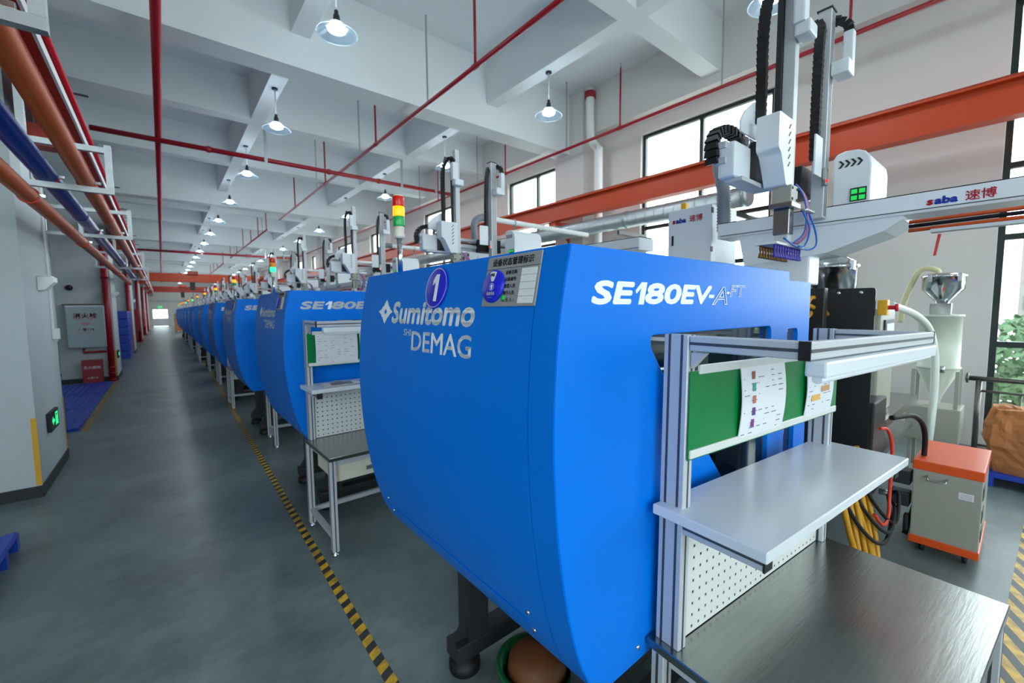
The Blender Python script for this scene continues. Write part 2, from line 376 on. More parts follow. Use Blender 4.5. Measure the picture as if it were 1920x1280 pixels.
def shell(y0, y1, off=0., t=.012, zcut=None):
    P = PROF if zcut is None else [p for p in PROF if zcut[0] <= p[1] <= zcut[1]]
    mb = MB(); n = len(P); V = []
    for (x, z) in P: V.append((x+off, y0, z)); V.append((x+off, y1, z))
    for (x, z) in P: V.append((x+off+t, y0, z)); V.append((x+off+t, y1, z))
    Fq = []
    for i in range(n-1):
        Fq.append((2*i, 2*i+2, 2*i+3, 2*i+1)); k = 2*n; Fq.append((k+2*i, k+2*i+1, k+2*i+3, k+2*i+2))
    mb.add(V, Fq, True)
    e = []
    for i in range(n-1):
        k = 2*n; e.append((2*i, k+2*i, k+2*i+2, 2*i+2)); e.append((2*i+1, 2*i+3, k+2*i+3, k+2*i+1))
    e.append((0, 1, 2*n+1, 2*n)); e.append((2*n-2, 2*n-1, 4*n-1, 4*n-2))
    k = len(mb.v); mb.v += V; mb.f += [tuple(i+k for i in q) for q in e]; mb.sm += [False]*len(e)
    return mb
W_ = 1.31
SEAM = mat('seam_dark', (8, 40, 96), .6)
def make_machine():
    r = empty('injection_moulding_machine', (MX, MY, 0))
    ec = shell(.095, W_-.0).build('end_cover', BLUE, r)
    for z in (.775, .86):
        pass
    # hem line and screws
    for y in (.19, W_-.10):
        for z in (.84, .77):
            MB().lathe([(0, -.004), (.007, -.003), (.008, 0)], (prof_x(z)-.001, y, z), 10, 'x').build('screw', CHROME, ec)
    # fold line along the bottom hem
    a = prof_x(.80)
    MB().box(a-.0035, a+.004, .2, W_-.1, .797, .8015).build('hem_fold', BLUE, ec)
    shell(0, .0915).build('corner_strip', BLUE, r)
    shell(.088, .099, .005, .004).build('seam', SEAM, r)
    RB(.056, 1.53, 0, W_, 1.893, 1.907, .004).build('top_cover', BLUE, r)
    # operator side door panel with slanted window
    outer = [(p[0]+.002, p[1]) for p in PROF]+[(1.53, .655), (1.53, 1.905)]
    win = roundpoly([(.405, 1.665), (1.335, 1.662), (1.335, 1.0), (.99, 1.0), (.86, 1.14), (.46, 1.56), (.405, 1.63)], .035)
    MB().plate(outer, [win], 'y', -.004, .016).build('side_panel', BLUE, r, bevel=.003)
    B(.38, 1.36, .02, .024, .97, 1.69).build('window_pane', GLASSM, r)
    outer2 = roundpoly([(1.535, .655), (1.88, .655), (1.88, 1.865), (1.535, 1.865)], .006, 2)
    win2 = roundpoly([(1.56, 1.64), (1.715, 1.64), (1.715, 1.0), (1.56, 1.0)], .03)
    MB().plate(outer2, [win2], 'y', .01, .03).build('fixed_side_panel', BLUE, r)
    RB(1.535, 1.88, .012, .35, 1.855, 1.868, .004).build('fixed_panel_top', BLUE, r)
    B(1.55, 1.73, .032, .036, .98, 1.66).build('window_pane', GLASSM, r)
    MB().plate([(.2, .655), (1.88, .655), (1.88, 1.88), (.2, 1.88)], [[(.45, 1.66), (1.8, 1.66), (1.8, 1.0), (.75, 1.0)]], 'y', W_-.016, W_-.002).build('rear_side_panel', BLUE, r)
    MB().lathe([(0, -.004), (.007, -.003), (.008, 0)], (.36, -.004, .70), 10, 'y').build('screw', CHROME, r)
    # clamp unit inside
    RB(.35, .62, .2, 1.1, .72, 1.6, .02).build('rear_platen', GREYCAB, r)
    RB(.95, 1.2, .2, 1.1, .72, 1.6, .02).build('moving_platen', GREYCAB, r)
    RB(1.62, 1.86, .12, 1.15, .72, 1.7, .02).build('fixed_platen', GREYCAB, r)
    for y, z in ((.28, .85), (1.02, .85), (.28, 1.48), (1.02, 1.48)): MB().cyl((.3, y, z), (1.84, y, z), .045, 14).build('tie_bar', CHROME, r)
    RB(1.2, 1.4, .35, .95, .88, 1.44, .01).build('mould_half', STEEL, r); RB(1.44, 1.62, .35, .95, .88, 1.44, .01).build('mould_half', STEEL, r)
    # bed
    RB(.50, 5.3, .2, 1.1, .3, .68, .02).build('machine_bed', BLACK, r)
    for y in (.2, .95):
        g = B(.33, .44, y-.05, y+.05, .09, .66).build('bed_leg', DKGREY, r)
        RB(.26, 1.1, y-.055, y+.055, .075, .16, .008).build('outrigger', DKGREY, r)
        MB().plate([(.27, .16), (.44, .16), (.44, .36), (.40, .36)], [], 'y', y-.012, y+.012).build('gusset', DKGREY, r)
        MB().lathe([(0, 0), (.075, 0), (.078, .02), (.074, .055), (.05, .06), (.045, .08), (0, .08)], (.33, y, 0), 20).build('levelling_foot', RUBBER, r)
    for x in (2.2, 3.6, 4.9):
        for y in (.3, 1.0): B(x-.06, x+.06, y-.06, y+.06, 0, .31).build('bed_leg', DKGREY, r)
    # injection unit
    RB(2.0, 5.1, .3, 1.0, .68, .95, .02).build('injection_base', STEEL, r)
    MB().cyl((1.9, .65, 1.25), (3.4, .65, 1.25), .09, 18).build('barrel', CHROME, r)
    RB(3.4, 4.9, .35, .95, .95, 1.6, .04).build('injection_housing', BEIGE, r)
    # lettering
    def onend(p): return Vector((prof_x(p.z)-.0015, p.y, p.z))
    R_, U = (0, -1, 0), (0, 0, 1)
    text('maker_lettering', 'Sumitomo', .104, WHITEP, r, (0, .962, 1.692), R_, U, 1.46, .08, .0042, fn=onend, fit=(.605, .090))
    text('maker_lettering', 'SHI', .032, WHITEP, r, (0, .838, 1.648), R_, U, 1.25, 0, .0008, fn=onend, fit=(.062, .026))
    text('maker_lettering', 'DEMAG', .102, WHITEP, r, (0, .768, 1.594), R_, U, 1.22, 0, .0016, fn=onend, fit=(.405, .074))
    # emblem: three stacked lozenges
    em = MB()
    cy, cz = 1.035, 1.74
    pts = [(0, .05), (.018, .028), (.013, .028), (.03, .0185), (.03, .013), (.055, 0), (.03, -.013), (.03, -.0185), (.013, -.028), (.018, -.028), (0, -.05)]
    full = pts+[(-a_, b_) for a_, b_ in reversed(pts[1:-1])]
    hole = [(0, .013), (.012, 0), (0, -.013), (-.012, 0)]
    em.plate([(cy+a_*1.3, cz+b_) for a_, b_ in full], [[(cy+a_*1.3, cz+b_) for a_, b_ in hole]], 'x', 0, .001)
    for i_, v in enumerate(em.v): em.v[i_] = (prof_x(v[2])-.0015+v[0], v[1], v[2])
    em.build('maker_emblem', WHITEP, r)
    RX, UZ = (1, 0, 0), (0, 0, 1)
    def word(t_, x0, x1, z0=1.757, h=.064, b=.0034): text('model_lettering', t_, .068, WHITEP, r, (x0, -.004, z0), RX, UZ, 1.6, .16, b, fit=(x1-x0, h))
    word('SE', .129, .318)
    one = [(.322, 1.797), (.352, 1.821), (.379, 1.821), (.362, 1.757), (.336, 1.757), (.349, 1.804), (.326, 1.788)]
    MB().plate(one, [], 'y', -.0055, -.004).build('model_lettering', WHITEP, r)
    word('80', .368, .572); word('EV', .566, .778)
    MB().plate([(.755, 1.779), (.792, 1.779), (.795, 1.790), (.758, 1.790)], [], 'y', -.0055, -.004).build('model_lettering', WHITEP, r)
    text('model_lettering', 'A', .066, WHITEP, r, (.775, -.004, 1.754), RX, UZ, 1.8, .25, 0, outline=True, fit=(.125, .066))
    MB().plate([(.893, 1.795), (.913, 1.795), (.915, 1.802), (.895, 1.802)], [], 'y', -.0055, -.004).build('model_lettering', WHITEP, r)
    text('model_lettering', 'FT', .045, WHITEP, r, (.915, -.004, 1.784), RX, UZ, 1.75, .2, 0, outline=True, fit=(.135, .045))
    return r
m0 = make_machine()

SEGM = {}
def seg_mat(c, on):
    k = (c, on)
    if k not in SEGM:
        rgb = {'red': (214, 30, 16), 'amber': (250, 150, 6), 'green': (24, 170, 84)}[c]
        e = {'red': (255, 40, 10), 'amber': (255, 150, 10), 'green': (40, 255, 170)}[c]
        SEGM[k] = mat('signal_%s_%s' % (c, 'lit' if on else 'off'), rgb, .25, 0, .04, 30, emit=e if on else None, es=1.8 if on else 0)
    return SEGM[k]
def signal_tower(parent, lit, z0=1.905):
    x, y = .17, 1.20
    st = MB().cyl((x, y, z0), (x, y, z0+.185), .0125, 14).build('signal_tower_pole', CHROME, parent)
    MB().lathe([(0, 0), (.024, 0), (.026, .012), (.021, .03), (.023, .035), (.023, .055), (0, .055)], (x, y, z0+.18), 18).build('tower_base', IVORY, st)
    z = z0+.235
    for c in ('green', 'amber', 'red'):
        MB().lathe([(0, 0), (.026, 0), (.0275, .004), (.0275, .042), (.026, .046), (0, .046)], (x, y, z), 18).build(c+'_segment', seg_mat(c, c in lit), st); z += .046
    MB().lathe([(.026, 0), (.022, .007), (0, .009)], (x, y, z), 18).build('tower_cap', IVORY, st)
LIT = ['amber', 'green', 'amber', 'amber', 'amber', 'amber', 'green', 'amber', 'green', 'amber', 'amber', 'amber', 'green']
machines = []
for k in range(NM):
    r = m0 if k == 0 else None
    machines.append(r)
for k in range(1, NM): machines[k] = copy_tree(m0); machines[k].location = (MX, MY+PITCH*k, 0)
for k, r in enumerate(machines):
    extra = 'nearest the camera, carrying the round number 1 sign' if k == 0 else '%s in the row from the camera' % ORD[k]
    tag(r, 'blue injection moulding machine, '+extra, 'machine', 'blue moulding machines along the aisle')
    signal_tower(r, (LIT[k],))
# things only the nearest machine shows: injection side
r = machines[0]
MB().plate(roundpoly([(-.075, .45), (.35, .45), (.35, 1.86), (-.075, 1.86)], .02), [], 'x', 2.86, 2.88).build('black_guard_plate', BLACK, r)
for y in (.0, .12): MB().lathe([(0, -.004), (.012, -.003), (.012, 0)], (2.86, y, 1.83), 10, 'x').build('screw', CHROME, r)
RB(2.70, 2.86, -.02, .3, 1.55, 1.59, .006).build('guard_rail', CHROME, r)
es = RB(2.9, 2.97, -.13, -.08, 1.68, 1.78, .006).build('emergency_stop_box', YELLOW, r)
MB().lathe([(0, -.05), (.024, -.05), (.026, -.035), (.014, -.03), (.014, 0)], (2.935, -.13, 1.73), 18, 'y').build('emergency_stop_button', mat('estop_red', (200, 24, 50), .35), es)
cab = RB(3.2, 3.7, -.05, .3, .95, 1.72, .015).build('control_cabinet', GREYCAB, r)
B(3.192, 3.2, .02, .24, 1.38, 1.64).build('cabinet_frame', BLACK, cab); B(3.188, 3.193, .05, .21, 1.41, 1.61).build('cabinet_panel', PAPER, cab)
RB(3.3, 3.6, -.062, -.05, 1.38, 1.64, .004).build('display_frame', DKGREY, cab); B(3.33, 3.57, -.066, -.062, 1.41, 1.61).build('display', PAPER, cab)
RB(2.55, 2.62, .12, .26, .7, 1.86, .006).build('guard_post', BLACK, r)
RB(2.0, 2.86, .2, .24, .5, 1.6, .006).build('black_inner_panel', BLACK, r)
RB(2.88, 3.25, -.1, .35, .45, 1.1, .01).build('black_side_box', BLACK, r)
mb = MB()
mb.plate([(3.25, .86), (4.6, .86), (4.6, .92), (3.25, .92)], [], 'y', -.10, .3); mb.build('steel_slide_table', STEEL, r)
MB().plate([(3.25, .62), (4.6, .62), (4.6, .66), (3.25, .66)], [], 'y', -.08, .3).build('steel_slide_table', STEEL, r)
RB(3.7, 3.85, -.02, .15, .92, 1.2, .02).build('motor', BLACK, r)
MB().cyl((3.62, -.04, .99), (3.62, .08, .99), .03).build('red_coupling', RHOSE, r)

# ================================================================== STATUS SIGNS ON THE NEAREST MACHINES
def disc_sign(k):
    y = MY+PITCH*k+.615; z = 1.823
    d = empty('number_sign', (MX+prof_x(z)-.002, y, z), (0, .21, 0))
    mb = MB().lathe([(0, 0), (.074, 0), (.074, -.004), (.072, -.005), (0, -.005)], (0, 0, 0), 40, 'x'); mb.build('disc', DISC, d)
    MB().lathe([(.0685, -.0055), (.0705, -.0055)], (0, 0, 0), 40, 'x').build('ring', WHITEP, d)
    MB().plate([(.022, .028), (.006, .048), (-.014, .048), (-.014, -.048), (.004, -.048), (.004, .022), (.022, .010)], [], 'x', -.0065, -.0048).build('numeral', WHITEP, d)
    tag(d, 'round blue %s sign on the end cover of the %s machine' % ('number 1' if k == 0 else 'number', ORD[k]), 'sign', 'round number signs')
disc_sign(0)
def status_board(k):
    y = MY+PITCH*k
    b = empty('status_board', (MX+prof_x(1.825)-.001, y+.205, 1.825), (0, .215, 0))
    tag(b, 'brushed metal status board with blue dial on the end cover of the %s machine' % ORD[k], 'sign', 'machine status boards')
    tilt = lambda p: p
    pl = RB(-.004, 0, -.118, .118, -.072, .076, .0015, 1).build('plate', BRUSHSIGN, b)
    R_, U = (0, -1, 0), (0, 0, 1)
    text('lettering', '设备状态管理标识', .0235, INKB, b, (-.004, 0, .048), R_, U, .96, 0, .0006, align='CENTER')
    B(-.0048, -.004, -.118, .118, .0375, .0385).build('rule', INKB, b)
    for i, s_ in enumerate(('设备名称:', '设备编号:', '管理人员:', '操作人员:', '责 任 人 :')):
        text('lettering', s_, .0125, INKB, b, (-.004, .022, .020-.0195*i), R_, U, 1.0, 0, .0003)
        B(-.0052, -.004, -.108, -.047, .0335-.0195*(i+1), .0320-.0195*i).build('card', PAPER, b)
        text('lettering', ('全电动注塑机', '1', '张三', '李四', '成型部门')[i] if False else ('——', '1', '—', '—', '———')[i], .007, INK, b, (-.0055, -.0775, .023-.0195*i), R_, U, 1, align='CENTER')
    d = MB().lathe([(0, -.009), (.046, -.009), (.049, -.005), (.049, 0)], (-.004, .068, -.013), 36, 'x').build('dial', DISC, b)
    fan = MB(); ang = [math.radians(90+a) for a in range(-21, 22, 6)]
    poly = [(.068+.014*math.cos(a), -.013+.014*math.sin(a)) for a in (ang[0], ang[-1])]
    poly = [poly[0]]+[(.068+.042*math.cos(a), -.013+.042*math.sin(a)) for a in ang]+[poly[1]]
    fan.plate(poly, [], 'x', -.0142, -.0132).build('dial_window', PAPER, d)
    text('lettering', '停机', .011, INKB, d, (-.0145, .068, .014), R_, U, .9, 0, .0003, align='CENTER')
    MB().lathe([(.0095, -.0136), (.0108, -.0136)], (0, .068, -.016), 24, 'x').build('dial_ring', WHITEP, d)
    MB().plate([(.068-.0022, -.023), (.068+.0022, -.023), (.068+.0022, -.016), (.068+.006, -.016), (.068, -.0085), (.068-.006, -.016), (.068-.0022, -.016)], [], 'x', -.0142, -.0132).build('arrow', WHITEP, d)
    text('lettering', '设备状态', .0105, WHITEP, d, (-.0132, .068, -.040), R_, U, .9, 0, .0004, align='CENTER')
    text('lettering', 'ACTA ILEXLORE' if False else '-----------', .006, WHITEP, d, (-.0132, .068, -.049), R_, U, .9, 0, .0003, align='CENTER')
    MB().lathe([(0, -.006), (.008, -.005), (.008, 0)], (-.004, .017, -.048), 16, 'x').build('green_magnet', mat('magnet_green', (20, 170, 70), .35), b)
    return b
status_board(0)
for k in (1, 2, 3): status_board(k); 

# ================================================================== WORKBENCHES (local origin: rear left foot; x right, -y towards the operator)
def extr(mb, x0, x1, y0, y1, z0, z1): return mb.box(x0, x1, y0, y1, z0, z1)
def grooved_post(name, x, y, z0, z1, p, wx=.04, wy=.08):
    o = RB(x-wx/2, x+wx/2, y-wy/2, y+wy/2, z0, z1, .003, 1).build(name, ALU, p)
    g = MB()
    for s_ in (-1, 1):
        for q in (-.02, .02): g.box(x+s_*(wx/2-.001)-.0015, x+s_*(wx/2-.001)+.0015, y+q-.004, y+q+.004, z0, z1)
        g.box(x-.004, x+.004, y+s_*(wy/2-.001)-.0015, y+s_*(wy/2-.001)+.0015, z0, z1)
    g.build('groove', ALUD, o); return o
def grooved_beam(name, p, x0, x1, y0, y1, z0, z1, ax):
    o = RB(x0, x1, y0, y1, z0, z1, .003, 1).build(name, ALU, p); g = MB(); zm = (z0+z1)/2
    if ax == 'y':
        for xx in (x0, x1): g.box(xx-.0015, xx+.0015, y0+.002, y1-.002, zm-.004, zm+.004)
    else:
        for yy in (y0, y1): g.box(x0+.002, x1-.002, yy-.0015, yy+.0015, zm-.004, zm+.004)
    g.build('groove', ALUD, o); return o
BW, BD = 1.17, .615
def make_bench(kind):
    b = empty('workbench', (0, 0, 0))
    ztop = .72
    RB(0, BW, -BD, .02, ztop-.028, ztop, .003, 1).build('tabletop', STEEL, b)
    B(.03, BW-.03, -BD+.03, -.02, ztop-.07, ztop-.028).build('table_rail', ALU, b)
    for x in (.025, BW-.025):
        for y in (-.02, -BD+.03):
            l = RB(x-.022, x+.022, y-.022, y+.022, .03, ztop-.028, .003, 1).build('leg', ALU, b)
            g = MB().box(x-.023, x-.021, y-.004, y+.004, .03, ztop-.03).box(x-.004, x+.004, y-.023, y-.021, .03, ztop-.03); g.build('groove', ALUD, l)
            MB().lathe([(0, 0), (.022, 0), (.022, .01), (.008, .02), (.008, .03)], (x, y, 0), 14).build('foot', CHROME, l)
        B(x-.016, x+.016, -BD+.05, -.04, .12, .155).build('side_stretcher', ALU, b)
    B(.045, BW-.045, -.036, -.004, .12, .155).build('rear_stretcher', ALU, b)
    # drawer
    dc = RB(.06, .56, -BD+.06, -.12, .52, .65, .004).build('drawer_case', IVORY, b)
    dw = RB(.075, .55, -BD+.045, -BD+.06, .525, .645, .003).build('drawer_front', IVORY, b)
    RB(.27, .37, -BD+.032, -BD+.045, .565, .595, .004).build('drawer_handle', CHROME, dw)
    MB().lathe([(0, -.006), (.012, -.005), (.012, 0)], (.32, -BD+.045, .622), 12, 'y').build('drawer_lock', BLACK, dw)
    # posts
    pl, pr = .045, BW-.045
    for x in (pl, pr): grooved_post('post', x, -.035, ztop, 1.67, b)
    # pegboard with square holes
    x0, x1, z0, z1 = pl+.03, pr-.03, ztop+.004, 1.10
    n, mrow = 27, 10; hs = .0095
    xs = [x0]; xc = []
    for i in range(n): c = x0+(x1-x0)*(i+.5)/n; xc.append(c); xs += [c-hs/2, c+hs/2]
    xs.append(x1); zs = [z0]
    for j in range(mrow): c = z0+(z1-z0)*(j+.5)/mrow; zs += [c-hs*.5, c+hs*.5]
    zs.append(z1); V = []; Fs = []; nx = len(xs)
    for z in zs:
        for x in xs: V.append((x, -.052, z))
    for j in range(len(zs)-1):
        for i in range(nx-1):
            if i % 2 == 1 and j % 2 == 1 : continue
            a = j*nx+i; Fs.append((a, a+1, a+nx+1, a+nx))
    pg = MB().add(V, Fs).build('pegboard', PEGW, b)
    sm = pg.modifiers.new('thickness', 'SOLIDIFY'); sm.thickness = .002
    B(x0, x1, -.030, -.026, z0, z1).build('pegboard_back', BLACK, pg)
    # shelf
    RB(-.015, BW+.01, -.325, .0, 1.13, 1.16, .003, 1).build('shelf', PLASTIC_W, b)
    for x in (pl, pr):
        grooved_beam('shelf_arm', b, x-.02, x+.02, -.30, -.075, 1.085, 1.128, 'y'); B(x-.021, x+.021, -.304, -.299, 1.084, 1.129).build('end_cap', RUBBER, b)
    # document panel
    ga = RB(pl-.01, pr+.01, -.088, -.078, 1.31, 1.335, .002, 1).build('document_rail', PEGW, b)
    RB(pl+.025, pr+.01, -.088, -.078, 1.555, 1.582, .002, 1).build('document_rail', PEGW, b)
    wd = (pr-pl)
    def sheet(a, c, m_, lift, z0=1.305, z1=1.565, bow=.012):
        mb = MB(); V = []; Fq = []; N_ = 8
        for i in range(N_+1):
            t = i/N_; z = z0+(z1-z0)*t
            yy = -.082-lift-bow*math.sin(math.pi*t)
            V += [(a, yy, z), (c, yy, z), (a, yy+.003, z), (c, yy+.003, z)]
        for i in range(N_):
            k = 4*i; Fq += [(k, k+1, k+5, k+4), (k+3, k+2, k+6, k+7), (k, k+4, k+6, k+2), (k+1, k+3, k+7, k+5)]
        Fq += [(0, 2, 3, 1), (4*N_, 4*N_+1, 4*N_+3, 4*N_+2)]
        return mb.add(V, Fq, False)
    sheet(pl-.015, pr+.02, GREEN, 0, bow=.0).build('green_panel', GREEN, b)
    def paper(a, c, seed):
        p = sheet(a, c, PAPER, .004, 1.312, 1.572).build('paper_sheet', PAPER, b)
        rnd = random.Random(seed); q = MB(); 
        def yy(z): t = (z-1.312)/.26; return -.0865-.012*math.sin(math.pi*t)
        cols = max(2, int((c-a)/.05))
        for i in range(12):
            zz = 1.335+i*.0185
            for j in range(cols):
                if rnd.random() < .55:
                    u0 = a+.012+(c-a-.024)*j/cols; q.box(u0, u0+.8*(c-a-.024)/cols*rnd.random(), yy(zz)-.0012, yy(zz)-.0002, zz, zz+.0025)
        q.build('print', INK, p)
        return p
    if kind == 'near':
        p = paper(.30, .61, 3)
        q = [((150, 70, 60), 1.53), ((40, 160, 140), 1.49), ((190, 110, 80), 1.45), ((90, 50, 130), 1.41), ((130, 50, 130), 1.37)]
        for i, (c_, z) in enumerate(q):
            t = (z-1.312)/.26; y_ = -.0872-.012*math.sin(math.pi*t)
            RB(.365, .385, y_-.001, y_, z-.013, z+.013, .0004, 1).build('picture', mat('print_%d' % i, c_, .5), p)
        p = paper(.80, 1.06, 5)
        for i, (u0, z, c_) in enumerate(((.83, 1.50, (220, 180, 70)), (.84, 1.40, (226, 170, 90)), (.93, 1.43, (200, 150, 100)), (.97, 1.5, (226, 190, 80)))):
            t = (z-1.312)/.26; y_ = -.0872-.012*math.sin(math.pi*t)
            RB(u0, u0+.08, y_-.001, y_, z-.012, z+.012, .0004, 1).build('picture', mat('print_y%d' % i, c_, .5), p)
    else:
        paper(.09, .42, 7); paper(.44, .80, 9)
    # upper arms, beam and lamp
    for x in (pl, pr):
        grooved_beam('upper_arm', b, x-.02, x+.02, -.355, -.078, 1.625, 1.668, 'y')
        MB().plate([(-.08, 1.62), (-.12, 1.62), (-.08, 1.575)], [], 'x', x-.012, x+.012).build('corner_bracket', ALU, b)
    grooved_beam('upper_beam', b, pl-.02, pr+.02, -.378, -.355, 1.625, 1.668, 'x')
    for x in (pl-.0225, pr+.0215): B(x-.0015, x+.0025, -.379, -.354, 1.624, 1.669).build('end_cap', RUBBER, b)
    lf = RB(pl+.02, pr-.04, -.398, -.352, 1.583, 1.622, .006).build('task_light', ROBOT, b)
    MB().cyl((pl+.03, -.375, 1.578), (pr-.05, -.375, 1.578), .011, 10).build('tube_lamp', mat('tube_off', (230, 234, 238), .3), lf)
    return b
bench_near = make_bench('near'); bench_far = make_bench('dense')
bench_near.location = (1.10, .692, 0); bench_near.rotation_euler = (0, math.radians(1.1), math.radians(-4.3))
tag(bench_near, 'aluminium workbench with green document panel against the nearest blue machine', 'workbench', 'workbenches beside the machines')
bx = [None, .825, 1.03, .87, .93, .95, .9, .97, .92, .95, .9]
for k in range(1, 11):
    b = bench_far if k == 1 else copy_tree(bench_far)
    b.location = (bx[k], MY+PITCH*k-.045, 0); b.rotation_euler = (0, 0, math.radians([0, 1.0, -2, 0, 1, 0, -1, 0, 1, 0, 0][k]))
    tag(b, 'aluminium workbench with pegboard and steel top against the %s blue machine' % ORD[k], 'workbench', 'workbenches beside the machines')
# loose papers on the second bench's shelf
pp = empty('clipboard', (.95, MY+PITCH-.23, 1.162), (0, 0, math.radians(-8))); tag(pp, 'clipboard with printed sheets lying on the second workbench shelf', 'clipboard')
RB(-.02, .24, -.09, .09, 0, .004, .001, 1).build('board', PEGW, pp)
mb = MB(); mb.add([(0, -.1, .006), (.26, -.095, .012), (.25, .08, .008), (-.01, .085, .006)], [(0, 1, 2, 3)]).build('sheet', PAPER, pp)
MB().box(.04, .2, -.06, .05, .0105, .0112).build('print', INK, pp); RB(.07, .14, .075, .1, .004, .02, .003, 1).build('clip', CHROME, pp)

# ================================================================== GANTRY ROBOTS (world x, local y from machine side, z)
def logo(p, o, right, up, s):
    """looped red and blue wordmark followed by two characters"""
    R_, U, O = Vector(right), Vector(up), Vector(o); N = R_.cross(U)
    text('logo_lettering', 's', s*1.25, LOGO_R, p, O, right, up, 1.25, .05, s*.07)
    text('logo_lettering', 'aba', s*1.25, LOGO_B, p, O+R_*s*.74, right, up, 1.25, .05, s*.07)
    text('logo_lettering', '速博', s*1.35, LOGO_R, p, O+R_*s*3.5, right, up, 1.0, 0, s*.02)
def chain_links(pts, w, h, name, p):
    """cable carrier: chunky links along a path lying in a plane"""
    P = catmull(pts, 10); mb = MB(); L = 0.; acc = 0.
    for i in range(len(P)-1):
        a, b = P[i], P[i+1]; L = (b-a).length; acc += L
    n = max(4, int(acc/.03)); d = acc/n; out = [P[0]]; rem = d; i = 0; cur = P[0]
    j = 1
    while j < len(P):
        seg = (P[j]-cur).length
        if seg >= rem and seg > 0: cur = cur+(P[j]-cur)*(rem/seg); out.append(cur); rem = d
        else: rem -= seg; cur = P[j]; j += 1
    for a, b in zip(out, out[1:]):
        t = (b-a).normalized(); s_ = Vector((0, 1, 0)) if abs(t.y) < .9 else Vector((1, 0, 0)); u = t.cross(s_).normalized(); s_ = u.cross(t)
        c = (a+b)/2; l = (b-a).length*.46; V = []
        for q in (-1, 1):
            for e in (-1, 1):
                for g in (-1, 1): V.append(c+t*l*q+s_*w/2*e*(1 if q > 0 else .86)+u*h/2*g*(1 if q > 0 else .86))
        mb.add(V, [(0, 1, 3, 2), (4, 6, 7, 5), (0, 4, 5, 1), (2, 3, 7, 6), (0, 2, 6, 4), (1, 5, 7, 3)])
    return mb.build(name, CHAIN, p)
def make_robot():
    r = empty('takeout_robot', (0, MY, 1.9))
    def Z(z): return z-1.9
    def box(name, x0, x1, y0, y1, z0, z1, m_, rr=.006, parent=r): return RB(x0, x1, y0, y1, Z(z0), Z(z1), rr).build(name, m_, parent)
    # base and bracket
    box('base_block', 2.88, 3.06, .1, .45, 1.87, 2.06, ROBOT, .01)
    MB().plate([(.49, Z(2.20)), (.45, Z(2.0)), (.02, Z(2.04)), (-.22, Z(2.125)), (-.29, Z(2.175)), (-.29, Z(2.20))], [], 'x', 2.87, 3.2).build('beam_bracket', ROBOT, r)
    # traverse beam along y
    bm_ = box('traverse_beam', 2.86, 3.06, -1.75, .62, 2.19, 2.285, ROBOT, .004)
    B(2.88, 3.04, -1.75, .62, Z(2.285), Z(2.293)).build('guide_rail', BLACK, bm_)
    B(2.855, 2.861, -1.75, .6, Z(2.204), Z(2.208)).build('beam_groove', ALUD, bm_)
    B(2.80, 2.858, -1.75, -.40, Z(2.085), Z(2.10)).build('hose_tray', ALU, r)
    for i, z in enumerate((2.115, 2.135, 2.155)): T([(2.83+.006*i, -1.75, Z(z)), (2.83, -.9, Z(z)), (2.835, -.32, Z(z-.008))], .009, 8).build('hose', OHOSE if i != 1 else CHAIN, r)
    # control box at far end
    cb = box('control_box', 2.90, 3.28, .68, 1.0, 2.05, 2.44, ROBOT, .008)
    B(2.897, 2.9, .955, .97, Z(2.19), Z(2.26)).build('box_lock', BLACK, cb)
    for z in (2.12, 2.38): B(2.897, 2.92, .676, .682, Z(z), Z(z+.035)).build('box_hinge', BLACK, cb)
    logo(cb, (2.8985, .965, Z(2.345)), (0, -1, 0), (0, 0, 1), .036)
    # carriage cover with vents and displays
    cc = MB(); prof = [(-.14, 2.29), (-.14, 2.50), (-.132, 2.545), (-.11, 2.575), (-.08, 2.59), (-.02, 2.595), (.015, 2.585), (.03, 2.56), (.03, 2.29)]
    cc.plate([(a, Z(b)) for a, b in prof], [], 'x', 2.96, 3.36); cc = cc.build('carriage_cover', ROBOT, r, bevel=.012)
    for i in range(4):
        y = .005-.027*i; MB().plate([(y, Z(2.545)), (y-.012, Z(2.545)), (y-.028, Z(2.525)), (y-.012, Z(2.505)), (y, Z(2.505)), (y-.016, Z(2.525))], [], 'x', 2.9575, 2.961).build('vent_chevron', BLACK, cc)
    pn = B(2.954, 2.961, -.125, -.055, Z(2.315), Z(2.385)).build('display_panel', BLACK, cc)
    for i in range(2):
        for j in range(2): B(2.952, 2.955, -.120+.034*i, -.094+.034*i, Z(2.320+.034*j), Z(2.343+.034*j)).build('display', mat('display_green', (20, 140, 60), .4, emit=(30, 220, 90), es=.8), pn)
    before = set(r.children)
    # kick rails along x
    for z in (2.40, 2.47): box('kick_rail', 2.02, 3.3, .10, .15, z, z+.03, ALU, .003)
    MB().cyl((2.05, .125, Z(2.45)), (3.25, .125, Z(2.45)), .008, 8).build('kick_shaft', CHAIN, r)
    box('carriage', 2.7, 2.96, .0, .12, 2.36, 2.5, BLACK, .006)
    for o in set(r.children)-before: o.location.y += .10
    # main arm
    box('main_arm_pole', 2.345, 2.395, .04, .09, 2.28, 3.335, ALU, .003)
    box('main_arm_belt', 2.35, 2.375, .091, .112, 2.55, 3.28, CHAIN, .003)
    box('main_arm_rail', 2.332, 2.348, .091, .118, 2.56, 3.27, DKGREY, .003)
    mc = MB(); mc.plate(roundpoly([(2.17, Z(2.615)), (2.36, Z(2.615)), (2.36, Z(2.31)), (2.275, Z(2.31)), (2.25, Z(2.36)), (2.205, Z(2.44)), (2.17, Z(2.46))], .012, 3), [], 'y', .035, .13)
    mc = mc.build('main_arm_cover', ROBOT, r, bevel=.006)
